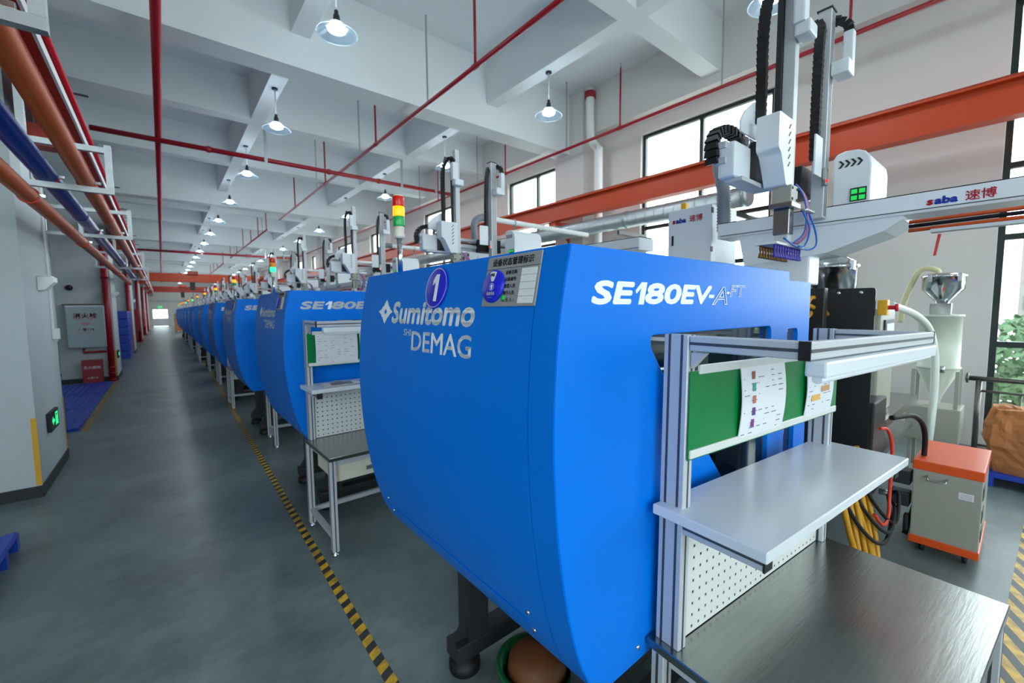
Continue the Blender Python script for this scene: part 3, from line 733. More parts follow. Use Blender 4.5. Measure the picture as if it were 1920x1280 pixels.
    for i in range(6): MB().plate([(2.285, Z(2.565-.034*i)), (2.293, Z(2.565-.034*i)), (2.315, Z(2.59-.034*i)), (2.307, Z(2.59-.034*i))], [], 'y', .033, .0352).build('vent_slot', BLACK, mc)
    RB(2.03, 2.20, .16, .24, Z(2.335), Z(2.495), .016, 3).build('kick_end_cover', ROBOT, r)
    box('kick_tray', 2.06, 2.38, .14, .22, 2.318, 2.338, ALU, .003)
    box('kick_motor', 2.19, 2.33, .13, .22, 2.34, 2.52, BLACK, .01)
    MB().cyl((2.17, .19, Z(2.52)), (2.26, .19, Z(2.52)), .03, 14).build('motor_boss', CHROME, r)
    MB().plate(roundpoly([(2.10, Z(2.55)), (2.29, Z(2.55)), (2.29, Z(2.72)), (2.24, Z(2.72)), (2.14, Z(2.65)), (2.10, Z(2.6))], .01, 2), [], 'y', .17, .178).build('chain_plate', ROBOT, r)
    chain_links([(2.265, .15, Z(2.62)), (2.265, .15, Z(2.8)), (2.262, .15, Z(3.03)), (2.265, .13, Z(3.18)), (2.29, .08, Z(3.24)), (2.315, .03, Z(3.22)), (2.315, .02, Z(3.17))], .045, .03, 'arm_cable_chain', r)
    box('arm_shroud', 2.285, 2.345, -.012, .038, 3.02, 3.19, ROBOT, .01); box('shroud_foot', 2.30, 2.40, -.03, .035, 2.97, 3.03, ROBOT, .01)
    chain_links([(2.26, .24, Z(2.57)), (2.16, .25, Z(2.585)), (2.07, .26, Z(2.57)), (2.02, .26, Z(2.51)), (2.02, .26, Z(2.43)), (2.04, .26, Z(2.38))], .06, .04, 'kick_cable_chain', r)
    # sub arm
    box('sub_arm_pole', 2.775, 2.845, .02, .08, 2.22, 3.29, ALU, .003)
    for q in (2.793, 2.81, 2.827): B(q-.002, q+.002, .0185, .0202, Z(2.23), Z(3.285)).build('pole_groove', ALUD, r)
    B(2.77, 2.85, .015, .085, Z(3.29), Z(3.298)).build('pole_cap', DKGREY, r)
    chain_links([(2.74, .06, Z(2.52)), (2.735, .06, Z(2.8)), (2.745, .06, Z(3.1)), (2.76, .06, Z(3.2)), (2.80, .09, Z(3.26)), (2.86, .03, Z(3.26)), (2.875, -.03, Z(3.22)), (2.875, -.035, Z(3.12))], .045, .03, 'arm_cable_chain', r)
    box('arm_shroud', 2.85, 2.90, -.06, -.015, 2.99, 3.18, ROBOT, .008); box('shroud_foot', 2.79, 2.90, -.06, .018, 2.95, 3.02, ROBOT, .008)
    box('sub_arm_plate', 2.62, 2.73, .02, .03, 2.42, 2.62, ROBOT, .003)
    box('sensor_bracket', 2.735, 2.77, .0, .02, 2.38, 2.47, STEEL, .003)
    MB().lathe([(0, -.008), (.007, -.007), (.008, 0)], (2.735, .0, Z(2.40)), 10, 'y').build('sensor_lamp', mat('sensor_red', (230, 20, 20), .3, emit=(255, 20, 20), es=2.), r)
    # wrist and gripper
    wb_ = box('wrist_block', 2.30, 2.39, .02, .10, 2.235, 2.315, GREYCAB, .004)
    for x in (2.315, 2.375):
        for z in (2.25, 2.30): MB().lathe([(0, -.003), (.007, -.003), (.007, 0)], (x, .02, Z(z)), 8, 'y').build('bolt', BLACK, wb_)
    box('wrist_flange', 2.285, 2.40, .01, .11, 2.21, 2.235, STEEL, .003)
    box('wrist_body', 2.32, 2.38, .03, .10, 2.09, 2.21, STEEL, .004)
    box('wrist_clevis', 2.325, 2.375, .035, .095, 2.04, 2.09, ALU, .004)
    gp = box('gripper_plate', 2.15, 2.51, .02, .11, 2.028, 2.04, PEGW, .003)
    cup0 = {}
    for i in range(11):
        for j in (0, 1):
            x = 2.17+.032*i; y = .035+.06*j
            if j not in cup0: cup0[j] = MB().lathe([(0, 0), (.006, 0), (.006, -.02), (.004, -.022), (.004, -.034), (.008, -.038), (.007, -.044), (.010, -.05), (.010, -.056), (0, -.056)], (0, 0, 0), 10).build('suction_cup', mat('cup_purple', (64, 48, 150), .45) if j == 0 else mat('cup_brass', (120, 84, 40), .4, .6), gp, (x, y, Z(2.028)))
            else: c_ = cup0[j].copy(); COL.objects.link(c_); c_.location = (x, y, Z(2.028))
    for i in range(5): T(catmull([(2.39, .03, Z(2.33)), (2.43+.008*i, .01, Z(2.28)), (2.455+.008*i, .0, Z(2.2)), (2.43+.012*i, .0, Z(2.1)), (2.38+.015*i, .03, Z(2.05))], 5), .0042, 6).build('air_hose', (BHOSE, OHOSE, BHOSE, OHOSE, BHOSE)[i], r)
    T(catmull([(2.46, .0, Z(2.22)), (2.52, -.02, Z(2.12)), (2.545, -.02, Z(2.05)), (2.5, .0, Z(2.025)), (2.36, .01, Z(2.03)), (2.2, .01, Z(2.055))], 6), .0045, 6).build('air_hose', BHOSE, r)
    T(catmull([(2.40, .0, Z(2.2)), (2.44, -.02, Z(2.12)), (2.42, -.01, Z(2.04)), (2.36, .0, Z(2.03))], 6), .0045, 6).build('air_hose', BHOSE, r)
    for i in range(6): MB().lathe([(0, 0), (.008, 0), (.008, .03), (0, .03)], (2.41+.018*i, -.02, Z(2.205)), 8, 'y').build('air_fitting', CHROME, r)
    logo(bm_, (2.8585, -.375, Z(2.222)), (0, -1, 0), (0, 0, 1), .036)
    return r
rb0 = make_robot(); robots = [rb0]
for k in range(1, NM):
    q = copy_tree(rb0); q.location = (0, MY+PITCH*k, 1.9); robots.append(q)
for k, q in enumerate(robots): tag(q, 'white gantry take-out robot with vertical arms above the %s machine' % ('nearest' if k == 0 else ORD[k]), 'robot', 'take-out robots on the machines')

# grey vacuum hoses, white conveying pipe, duct and hoppers along the back
def bent(name, pts, rad, m_, label, cat, group=None, ribs=False, n=8):
    P = catmull(pts, n); rr = rad
    if ribs:
        L = []; 
        Q = catmull(pts, 26); rr = [rad*(1.0 if i % 2 else .86) for i in range(len(Q))]; P = Q
    o = MB().tube(P, rr, 12).build(name, m_); tag(o, label, cat, group); return o
for k in range(0, 5):
    y = MY+PITCH*k
    bent('vacuum_hose', [(3.05, y+.72, 2.36), (3.05, y+.74, 2.62), (3.08, y+.78, 2.82), (3.2, y+.8, 2.9), (3.3, y+.8, 2.9)] if k else [(2.95, y+.62, 2.25), (2.93, y+.62, 2.5), (2.95, y+.66, 2.68), (3.05, y+.7, 2.75)], .045, GREYHOSE, 'grey ribbed hose rising behind the robot of the %s machine' % ORD[k], 'hose', 'ribbed vacuum hoses', True)
    if k: bent('conveying_pipe', [(3.28, y+.8, 2.9), (4.2, y+.83, 2.9), (5.3, y+.86, 2.9)], .035, PVC, 'white conveying pipe reaching from the hose of the %s machine to the duct' % ORD[k], 'pipe', 'white conveying pipes')
    if k:
        T([(3.75, y+.8, 1.95), (3.75, y+.8, 2.99)], .012, 8)
        hp = empty('pipe_stand', (3.75, y+.815, 0)); tag(hp, 'thin steel stand holding the white pipe of the %s machine' % ORD[k], 'stand', 'pipe stands')
        MB().cyl((0, 0, 1.6), (0, 0, 2.86), .012, 8).build('rod', GALV, hp)
        MB().tube([(0, .045*math.cos(a*.35), 2.9+.045*math.sin(a*.35)) for a in range(19)], .006, 6).build('ring', GALV, hp)
    # stainless hopper loader over injection unit
    hl = empty('hopper_loader', (3.95, y+.25, 1.5)); tag(hl, 'polished hopper loader above the injection unit of the %s machine' % ('nearest' if k == 0 else ORD[k]), 'hopper', 'hopper loaders')
    MB().lathe([(0, -.18), (.05, -.18), (.05, .12), (.15, .34), (.15, .52), (.162, .52), (.162, .545), (.15, .545), (.13, .58), (.08, .62), (.0, .64)], (0, 0, 0), 28).build('hopper_body', CHROME, hl)
    for a in (0, 2.1, 4.2): RB(.155*math.cos(a)-.02, .155*math.cos(a)+.02, .155*math.sin(a)-.015, .155*math.sin(a)+.015, .5, .57, .004).build('clamp', CHROME, hl)
    T(catmull([(0, .0, .63), (.0, .03, .7), (.0, .1, .72), (.05, .2, .66)], 5), .022, 10).build('suction_hose', GREYHOSE, hl)
dt = empty('spiral_duct', (6.75, 0, 3.36)); tag(dt, 'galvanised spiral duct running along the window wall below the orange rail', 'duct')
MB().tube([(0, 2.7, 0), (0, 40, 0)], .145, 24).build('duct_run', GALV, dt)
for i in range(120):
    pts = [(.147*math.cos(a*math.pi/8), -3+i*.18+.0, .147*math.sin(a*math.pi/8)) for a in range(17)]
    if i == 0:
        rib = MB().tube([(p[0], 0, p[2]) for p in pts], .006, 5, False).build('seam_rib', GALV, dt, loc=(0, 2.75, 0))
    else:
        c = rib.copy(); COL.objects.link(c); c.location = (0, 2.75+i*.18, 0)
for y in (2.72, 4.8, 9.1, 13.4, 17.7):
    MB().lathe([(.15, 0), (.158, .01), (.158, .05), (.15, .06)], (0, y, 0), 24, 'y').build('duct_collar', GALV, dt)
    B(-.02, .89, y+.2, y+.24, -.24, -.17).build('duct_bracket', BLACK, dt)
# crane runway on the right
def ibeam(name, x, z0, z1, y0, y1, w_, m_, p=None):
    mb = MB(); mb.box(x-w_/2, x+w_/2, y0, y1, z1-.025, z1).box(x-w_/2, x+w_/2, y0, y1, z0, z0+.02).box(x-.012, x+.012, y0, y1, z0+.02, z1-.025)
    return mb
rr = empty('crane_runway_beam', (6.75, 0, 0)); tag(rr, 'long orange crane runway beam along the window wall', 'beam')
ibeam('', 0, 3.62, 4.0, Y0, Y1, .2, CRANE).build('runway_beam', CRANE, rr); B(-.03, .03, Y0, Y1, 4.0, 4.04).build('rail', CRANED, rr)
for y in mains[1:]:
    B(-.06, .5, y-.3, y-.1, 3.53, 3.61).build('beam_bracket', CRANE, rr); MB().plate([(.5, 3.53), (.5, 3.15), (.22, 3.53)], [], 'y', y-.21, y-.19).build('bracket_web', CRANE, rr)
rl = empty('crane_runway_beam', (-.76, 0, 0)); tag(rl, 'dark orange crane runway beam carried by the columns on the left', 'beam')
ibeam('', 0, 3.62, 4.0, Y0, Y1, .17, CRANED).build('runway_beam', CRANED, rl); B(-.03, .03, Y0, Y1, 4.0, 4.04).build('rail', CRANED, rl)
for y in COLY:
    B(-.25, .12, y+.4, y+.6, 3.40, 3.61).build('beam_bracket', CRANED, rl)
B(.165, .185, Y0, Y1, 3.70, 3.78).build('conductor_strip', PVC, rl)
for y in range(2, 50, 2): B(.1, .32, y, y+.02, 3.86, 3.875).build('strip_holder', DKGREY, rl)
for k, (y, z, lab) in enumerate(((37.5, 3.78, 'nearer orange overhead crane bridge spanning the hall'), (56.0, 3.72, 'farther dark red overhead crane bridge near the end wall'))):
    c = empty('crane_bridge', (0, y, z)); tag(c, lab, 'crane', 'overhead crane bridges')
    RB(-.62, 6.62, -.15, .15, 0, .58, .02).build('bridge_girder', CRANE if k == 0 else CRANED, c)
    for x in (-.72, 6.75): RB(x-.12, x+.12, -.9, .9, .28, .52, .02).build('end_truck', CRANED, c)
    RB(1.5, 2.1, -.4, -.16, .5, .75, .03).build('hoist_trolley', CRANED, c); RB(1.6, 1.9, -.35, -.16, -.55, .0, .02).build('hoist_body', BLACK, c); MB().cyl((1.75, -.25, -1.8), (1.75, -.25, -.5), .012, 6).build('hoist_chain', BLACK, c)

# ================================================================== PENDANT LAMPS
BULB = mat('lamp_glow', (255, 255, 255), .3, 0, .01, emit=(236, 246, 255), es=20.)
def shade_mat():
    m = bpy.data.materials.new('lamp_shade_glass'); m.use_nodes = True; t = m.node_tree; t.nodes.clear()
    o = t.nodes.new('ShaderNodeOutputMaterial'); a = t.nodes.new('ShaderNodeMixShader'); b = t.nodes.new('ShaderNodeMixShader'); tr = t.nodes.new('ShaderNodeBsdfTransparent'); gl = t.nodes.new('ShaderNodeBsdfGlossy'); tl = t.nodes.new('ShaderNodeBsdfTranslucent')
    nz = t.nodes.new('ShaderNodeTexNoise'); nz.inputs['Scale'].default_value = 9; mr = t.nodes.new('ShaderNodeMapRange'); mr.inputs[3].default_value = .4; mr.inputs[4].default_value = .5
    tr.inputs[0].default_value = (.78, .88, .96, 1); tl.inputs[0].default_value = (.80, .90, .98, 1); gl.inputs['Roughness'].default_value = .15
    b.inputs[0].default_value = .3; t.links.new(nz.outputs['Fac'], mr.inputs[0]); t.links.new(mr.outputs[0], a.inputs[0])
    t.links.new(tl.outputs[0], b.inputs[1]); t.links.new(gl.outputs[0], b.inputs[2]); t.links.new(tr.outputs[0], a.inputs[1]); t.links.new(b.outputs[0], a.inputs[2]); t.links.new(a.outputs[0], o.inputs[0])
    return m
SHADE = shade_mat()
def make_lamp():
    l = empty('pendant_lamp')
    MB().lathe([(0, 0), (.05, 0), (.05, -.02), (0, -.02)], (0, 0, ZS), 16).build('ceiling_cup', DKGREY, l)
    MB().cyl((0, 0, ZS-.02), (0, 0, 5.13), .011, 8).build('rod', PVC, l)
    MB().lathe([(0, 5.16), (.022, 5.16), (.024, 5.12), (.034, 5.11), (.038, 5.06), (.05, 5.04), (.055, 5.0)], (0, 0, 0), 16).build('socket', DKGREY, l)
    MB().lathe([(.05, 5.03), (.075, 5.02), (.10, 4.985), (.215, 4.915), (.225, 4.905), (.221, 4.90), (.20, 4.912), (.098, 4.978), (.07, 5.01), (.05, 5.02)], (0, 0, 0), 32).build('shade', SHADE, l)
    MB().lathe([(0, 5.0), (.065, 4.995), (.10, 4.968), (.098, 4.945), (.06, 4.925), (0, 4.92)], (0, 0, 0), 20).build('bulb', BULB, l)
    return l
lm0 = make_lamp()
pd = bpy.data.lights.new('lamp_light', 'POINT'); pd.energy = LAMP_W; pd.shadow_soft_size = .12; pd.color = (.90, .96, 1.0)
first = True
LY = [-1.5]+[1.9+3.33*i for i in range(19)]
for row, x in enumerate((1.735, 5.12)):
    for i, y in enumerate(LY):
        l = lm0 if first else copy_tree(lm0); first = False
        l.location = (x, y, .0)
        q = i
        nm = ('%s lamp along the row' % ORD[q-1]) if q >= 1 else 'the one behind the camera'
        tag(l, 'white pendant lamp, %s %s' % (nm, 'over the aisle side' if row == 0 else 'nearer the windows'), 'lamp', 'pendant lamps under the beams')
        p = bpy.data.objects.new('lamp_light', pd); COL.objects.link(p); p.location = (0, 0, 4.96); p.parent = l

# ================================================================== RED SPRINKLER PIPES
def sprinkler(x, z, y0, y1, rad, label, ys, up=True, ztop=6.1, hang=()):
    r = empty('sprinkler_pipe', (x, 0, z)); tag(r, label, 'pipe', 'red sprinkler pipes')
    MB().tube([(0, y0, 0), (0, y1, 0)], rad, 12).build('pipe_run', RED_P, r)
    for y in ys:
        d = MB().cyl((0, y, 0), (0, y, ztop-z), rad*.62, 8).build('riser', RED_P, r); MB().lathe([(0, 0), (.012, 0), (.012, .03), (.02, .04), (.004, .045), (.004, .08), (.02, .085), (0, .09)], (0, y, ztop-z), 8).build('sprinkler_head', CHROME, d)
        MB().lathe([(rad*1.25, -.05), (rad*1.25, .05)], (0, y, 0), 12, 'y').build('pipe_coupling', RED_P, r)
    for y in hang: B(-.012, .012, y-.008, y+.008, 0, ZC-z).build('hanger', GALV, r)
    return r
zp = 5.05
sprinkler(.13, 5.03, Y0, 62, .05, 'straight thick red pipe running along the hall above the aisle', [], hang=[])
r = bpy.data.objects[-1] if False else None
sprinkler(3.5, zp, Y0, 17.6, .032, 'red sprinkler pipe with risers running down the middle of the hall', [5.0, 8.5, 11.9, 15.2], hang=[6.35, 9.4, 12.7])
sprinkler(6.73, zp, Y0, 30, .028, 'red sprinkler pipe with risers running along the window wall', [1.6, 5.0, 8.4, 11.7, 15.0], hang=[3.15, 6.35, 9.6, 12.9])
sprinkler(3.5, zp, 20, 32, .03, 'short middle red sprinkler pipe farther down the hall', [20.1, 22, 24, 26.5, 29, 31.9], hang=[21, 30])
sprinkler(3.5, zp, 36, 50, .03, 'most distant middle red sprinkler pipe', [36.1, 40, 43, 46, 49.9], hang=[37.0, 48])
for y, lab in ((10.6, 'red cross pipe spanning the hall in front of the far lamps'), (29.5, 'distant thin red cross pipe spanning the hall')):
    r = empty('cross_pipe', (0, y, 4.97)); tag(r, lab, 'pipe', 'red cross pipes')
    MB().tube([(-.8 if y < 20 else -1, 0, 0), (6.7, 0, 0)], .048 if y < 20 else .06, 12).build('pipe_run', RED_P, r)
    for x in (1.9, 5.0, 6.0):
        B(x-.03, x+.03, -.065, -.055, -.07, ZC-4.97).build('hanger', GALV, r)
    for x in (.9, 3.2, 4.4): MB().lathe([(.058, -.04), (.062, -.03), (.062, .03), (.058, .04)], (x, 0, 0), 12, 'x').build('pipe_coupling', RED_P, r)

# ================================================================== PIPE RACK ON THE LEFT
for i, y in enumerate((2.05, 4.5, 7.15, 12.0, 16.0)):
    b = empty('pipe_bracket', (-1.0, y, 2.64)); tag(b, 'galvanised pipe bracket hanging over the aisle edge, %s from the camera' % ORD[i], 'bracket', 'pipe rack brackets')
    x1 = .77
    B(0, x1, -.02, .02, 0, .04).build('lower_bar', GALV, b); B(0, x1-.02, -.02, .02, .30, .34).build('upper_bar', GALV, b)
    B(x1-.04, x1, -.021, .021, .04, .36).build('end_post', GALV, b); B(-.0, .04, -.021, .021, .04, .34).build('end_post', GALV, b)
    B(.30, .34, -.015, .015, .04, .3).build('middle_post', GALV, b)
    B(-.04 if i == 2 else .3, .02 if i == 2 else .34, -.03, .03, .3 if i != 2 else .0, 1.0 if i != 2 else .36).build('hanger_strap', GALV, b)
    for (cx, cz, rad) in ((.612, .087, .047), (.41, .099, .0594), (.31, -.052, .0521)):
        pts = [(cx+rad*1.06*math.cos(a*math.pi/8), .07, cz+rad*1.06*math.sin(a*math.pi/8)) for a in range(8 if cz > 0 else 0, 17)]
        MB().tube(pts, .007, 6).build('pipe_clamp', RHOSE, b)
        RB(cx+rad, cx+rad+.035, .06, .08, cz-.012, cz+.012, .003).build('clamp_bolt', CHROME, b)
for x, z, rad, m_, lab in ((-.388, 2.727, .047, ORANGE_P, 'orange pipe nearest the aisle resting on the brackets'), (-.59, 2.739, .0594, BLUE_P, 'dark blue pipe between the two orange pipes'), (-.69, 2.588, .0521, ORANGE_P, 'lower orange pipe slung beneath the brackets beside the column')):
    o = empty('service_pipe', (x, 0, z)); tag(o, lab, 'pipe', 'service pipes on the left')
    MB().tube([(0, Y0, 0), (0, 17, 0)], rad, 24).build('pipe_run', m_, o)
    for y in (1.0, 6.2, 11.0): MB().lathe([(rad*1.0, -.03), (rad*1.07, -.025), (rad*1.07, .025), (rad, .03)], (0, y, 0), 24, 'y').build('pipe_joint', m_, o)
o = empty('red_service_pipe', (-.5625, 0, 3.83)); tag(o, 'bright red pipe running beside the left crane beam', 'pipe')
MB().tube([(0, Y0, 0), (0, 60, 0)], .026, 12).build('pipe_run', mat('bright_red', (196, 14, 34), .35), o)

# ================================================================== THINGS ON THE COLUMNS
RED_BOX = mat('fire_box_red', (150, 16, 34), .4)
def riser(i, y):
    p = empty('fire_riser', (-1.07, y-.09, 0)); tag(p, 'vertical red fire pipe on the %s column' % ORD[i], 'pipe', 'fire risers on the columns')
    MB().cyl((0, 0, .06), (0, 0, 3.6 if i > 1 else 3.42), .065, 16).build('pipe', RED_P, p)
    for z in (.18, .32, 2.6): MB().lathe([(.066, 0), (.08, .005), (.08, .045), (.066, .05)], (0, 0, z), 16).build('flange', RED_P, p)
    MB().lathe([(0, 0), (.085, 0), (.085, .05), (.066, .06)], (0, 0, 0), 16).build('base', RED_P, p)
for i, y in enumerate(COLY):
    if i: riser(i, y)
# hydrant cabinet
h = empty('hydrant_cabinet', (-1.45, 14.9, .88)); tag(h, 'grey steel hydrant cabinet with red lettering on the second column', 'cabinet')
RB(-.37, .33, -.16, 0, 0, 1.05, .012).build('cabinet_body', GALV, h)
dr_ = RB(-.355, .315, -.18, -.162, .02, 1.0, .008).build('cabinet_door', mat('cabinet_glass_grey', (134, 146, 152), .3, .3), h)
B(-.4, .36, -.17, 0, 1.05, 1.075).build('cabinet_lid', mat('cabinet_brown', (84, 70, 60), .5), h)
text('lettering', '消火栓', .13, LOGO_R, dr_, (-.02, -.18, .74), (1, 0, 0), (0, 0, 1), 1.1, 0, .004, align='CENTER')
text('lettering', 'FIRE HYDRANT', .045, LOGO_R, dr_, (-.02, -.18, .69), (1, 0, 0), (0, 0, 1), 1.2, 0, 0, align='CENTER')
text('lettering', '火警119', .075, LOGO_R, dr_, (-.02, -.18, .42), (1, 0, 0), (0, 0, 1), 1.1, 0, .001, align='CENTER')
text('lettering', 'FIRE ALARM 119', .035, LOGO_R, dr_, (-.02, -.18, .36), (1, 0, 0), (0, 0, 1), 1.4, 0, 0, align='CENTER')
MB().lathe([(.025, -.182), (.04, -.182)], (-.02, 0, .58), 20, 'y').build('emblem', LOGO_R, dr_)
for s_ in (-1, 1):
    for q in (0, 1, 2): MB().plate([(-.02+s_*.045, .575+.012*q), (-.02+s_*.11, .585+.02*q), (-.02+s_*.045, .585+.012*q)], [], 'y', -.1825, -.1815).build('emblem', LOGO_R, dr_)
T([(-.1, -.05, -.02), (-.1, -.05, -.12), (.3, -.05, -.12)], .03, 10).build('supply_pipe', RED_P, h)
eb = empty('extinguisher_box', (-1.4, 14.72, 0)); tag(eb, 'low red fire extinguisher box standing by the second column', 'box')
RB(-.19, .17, -.12, .12, 0, .56, .008).build('box_body', RED_BOX, eb); RB(-.19, .17, -.125, .125, .5, .575, .006).build('box_lid', RED_BOX, eb)
text('lettering', '灭火器箱', .07, WHITEP, eb, (-.01, -.121, .37), (1, 0, 0), (0, 0, 1), 1.1, 0, 0, align='CENTER')
text('lettering', '火警119', .05, WHITEP, eb, (-.01, -.121, .12), (1, 0, 0), (0, 0, 1), 1.1, 0, 0, align='CENTER')
bellm = empty('alarm_bell', (-1.72, 14.9, 2.35)); tag(bellm, 'small dark alarm dome high on the second column', 'alarm'); MB().lathe([(.07, 0), (.065, -.05), (.04, -.075), (0, -.08)], (0, 0, 0), 20, 'y').build('dome', BLACK, bellm); MB().lathe([(0, 0), (.085, 0), (.085, -.012), (.07, -.014)], (0, 0, 0), 20, 'y').build('base_ring', BEIGE, bellm)
# exit sign on first column side
e1 = empty('exit_sign', (-.976, 6.32, .52)); tag(e1, 'green lit exit sign low on the side of the nearest column', 'sign')
RB(0, .03, 0, .42, 0, .2, .006).build('sign_box', BLACK, e1)
GL = mat('exit_green', (30, 230, 130), .4, emit=(40, 240, 140), es=1.3)
MB().plate([(.07, .1), (.12, .145), (.12, .115), (.18, .115), (.18, .085), (.12, .085), (.12, .055)], [], 'x', .03, .0315).build('arrow', GL, e1)
mb = MB(); mb.plate([(.24, .03), (.24, .17), (.36, .17), (.36, .03), (.345, .03), (.345, .155), (.255, .155), (.255, .03)], [], 'x', .03, .0315)
mb.plate([(.30, .03), (.27, .07), (.29, .075), (.285, .12), (.315, .135), (.335, .11), (.32, .1), (.325, .07), (.335, .04), (.322, .035), (.31, .06)], [], 'x', .03, .0315); mb.build('running_figure', GL, e1)
for i, (y, z) in enumerate(((6.6, 2.05), (15.3, 2.2), (24.6, 2.2), (15.3, .55))):
    e = empty('emergency_light' if i < 3 else 'exit_sign', (-.976, y, z)); 
    if i < 3:
        tag(e, 'white wedge shaped emergency light on the side of the %s column' % ORD[i], 'light', 'emergency lights')
        MB().plate([(0, .07), (.0, -.07), (.05, -.06), (.12, .02), (.12, .07)], [], 'y', -.1, .1).build('housing', PVC, e)
        RB(.02, .1, -.08, .08, .071, .085, .004).build('lens', PEGW, e)
    else:
        tag(e, 'dark exit sign low on the side of the second column', 'sign'); RB(0, .03, -.2, .2, 0, .2, .005).build('sign_box', BLACK, e); B(.03, .0315, -.1, .1, .06, .14).build('pictogram', GL, e)
cd = empty('conduit', (-.968, 7.05, 1.45)); tag(cd, 'thin white conduit with switch box on the nearest column', 'conduit'); B(-.01, .006, -.012, .012, .1, 2.6).build('conduit_run', PVC, cd); RB(-.01, .045, -.05, .05, 0, .12, .006).build('switch_box', PVC, cd)

# ================================================================== FLOOR TAPE, PALLETS, MATS
def stripe_mat(slope=-.55, period=.105):
    m = bpy.data.materials.new('hazard_tape'); m.use_nodes = True; t = m.node_tree; b = t.nodes['Principled BSDF']
    tc = t.nodes.new('ShaderNodeTexCoord'); sx = t.nodes.new('ShaderNodeSeparateXYZ'); t.links.new(tc.outputs['Object'], sx.inputs[0])
    a = t.nodes.new('ShaderNodeMath'); a.operation = 'MULTIPLY_ADD'; a.inputs[1].default_value = slope; t.links.new(sx.outputs['X'], a.inputs[0]); t.links.new(sx.outputs['Y'], a.inputs[2])
    f = t.nodes.new('ShaderNodeMath'); f.operation = 'MULTIPLY'; f.inputs[1].default_value = 1/period; t.links.new(a.outputs[0], f.inputs[0])
    g = t.nodes.new('ShaderNodeMath'); g.operation = 'FRACT'; t.links.new(f.outputs[0], g.inputs[0])
    h = t.nodes.new('ShaderNodeMath'); h.operation = 'GREATER_THAN'; h.inputs[1].default_value = .52; t.links.new(g.outputs[0], h.inputs[0])
    nz = t.nodes.new('ShaderNodeTexNoise'); nz.inputs['Scale'].default_value = 14; nz.inputs['Detail'].default_value = 6; t.links.new(tc.outputs['Object'], nz.inputs['Vector'])
    c1 = t.nodes.new('ShaderNodeValToRGB'); c1.color_ramp.elements[0].position = .35; c1.color_ramp.elements[1].position = .6; c1.color_ramp.elements[0].color = lin((160, 124, 40))+(1,); c1.color_ramp.elements[1].color = lin((224, 176, 30))+(1,)
    t.links.new(nz.outputs['Fac'], c1.inputs[0])
    mx = t.nodes.new('ShaderNodeMix'); mx.data_type = 'RGBA'; mx.inputs[7].default_value = lin((44, 48, 48))+(1,)
    t.links.new(h.outputs[0], mx.inputs[0]); t.links.new(c1.outputs[0], mx.inputs[6]); t.links.new(mx.outputs[2], b.inputs['Base Color']); b.inputs['Roughness'].default_value = .45
    return m
TAPE = stripe_mat()
o = B(-.0275, .0275, 0, 42, 0, .0012).build('floor_tape', TAPE, None, (.70, -.2, 0)); o.rotation_euler = (0, 0, math.radians(-1.05)); tag(o, 'yellow and black striped tape along the machine feet', 'tape')
o = B(-.05, .05, -3, 3, 0, .0012).build('floor_tape', stripe_mat(1.9, .2), None, (3.9, -.06, 0)); o.rotation_euler = (0, 0, math.radians(88)); tag(o, 'worn yellow and black striped tape in front of the steel table', 'tape')
o = B(-.0275, .0275, 0, 5.7, 0, .0012).build('floor_tape', TAPE, None, (-.99, 8.75, 0)); tag(o, 'faded striped tape along the blue mats', 'tape')
def pallet(name, loc, w_, d_, h_, label, nx, ny):
    p = empty(name, loc); tag(p, label, 'pallet', 'blue plastic pallets')
    mb = MB(); mb.box(0, w_, 0, d_, h_-.03, h_-.012)
    mb.build('deck', BLUEPAL, p)
    for i in range(nx):
        x = w_*i/nx; B(x+.012, x+w_/nx-.012, 0, d_, h_-.012, h_).build('deck_slat', BLUEPAL, p)
    for j in range(ny+1):
        y = (d_-.06)*j/ny; B(0, w_, y, y+.06, 0, h_-.03).build('skid', BLUEPAL, p)
for i, y in enumerate((8.85, 10.7, 12.55)): pallet('plastic_pallet', (-2.3, y, 0), 1.25, 1.8, .05, 'flat blue plastic pallet in the mat between the first columns, %s from the camera' % ORD[i], 12, 6)
pallet('plastic_pallet', (-2.02, 3.5, 0), 1.1, 1.2, .13, 'blue ribbed plastic pallet at the left edge in front of the nearest column', 14, 4)
pallet('plastic_pallet', (6.05, -.9, 0), 1.0, 1.1, .12, 'blue plastic pallet under the brown paper bag by the window', 12, 4)
pallet('plastic_pallet', (-2.3, 17.0, 0), 1.25, 1.8, .05, 'blue plastic pallet on the floor past the second column', 8, 4)
for i, (y, lab) in enumerate(((21.4, 'tall blue stacked crate tower past the second column, nearer one'), (22.6, 'tall blue stacked crate tower past the second column, farther one'))):
    s_ = empty('crate_stack', (-1.46, y, 0)); tag(s_, lab, 'crates', 'blue crate towers')
    for j in range(6): RB(-.3, .45, 0, 1.0, .3*j, .3*j+.285, .015).build('crate', BLUEPAL, s_)
for i, y in enumerate((32.7, 41.7, 50.7)):
    b = empty('fire_hose_box', (-1.55, y, .6)); tag(b, 'dark red fire cabinet on the left, %s from the camera' % ORD[i], 'cabinet', 'red fire cabinets')
    RB(-.2, .5, 0, .25, 0, 1.3, .02).build('box_body', RED_BOX, b); MB().box(-.1, .4, -.06, 0, -.6, 0).build('stand', RED_BOX, b)
cs = empty('carton_stack', (.75, 45.5, 0)); tag(cs, 'brown carton stack at the far end of the aisle', 'carton')
for j in range(4): RB(.02*(j % 2), .6, 0, .7, .12+.36*j, .12+.36*j+.35, .01).build('carton', KRAFT, cs)
for x in (.05, .5): B(x, x+.08, 0, .7, 0, .12).build('skid', BLACK, cs)

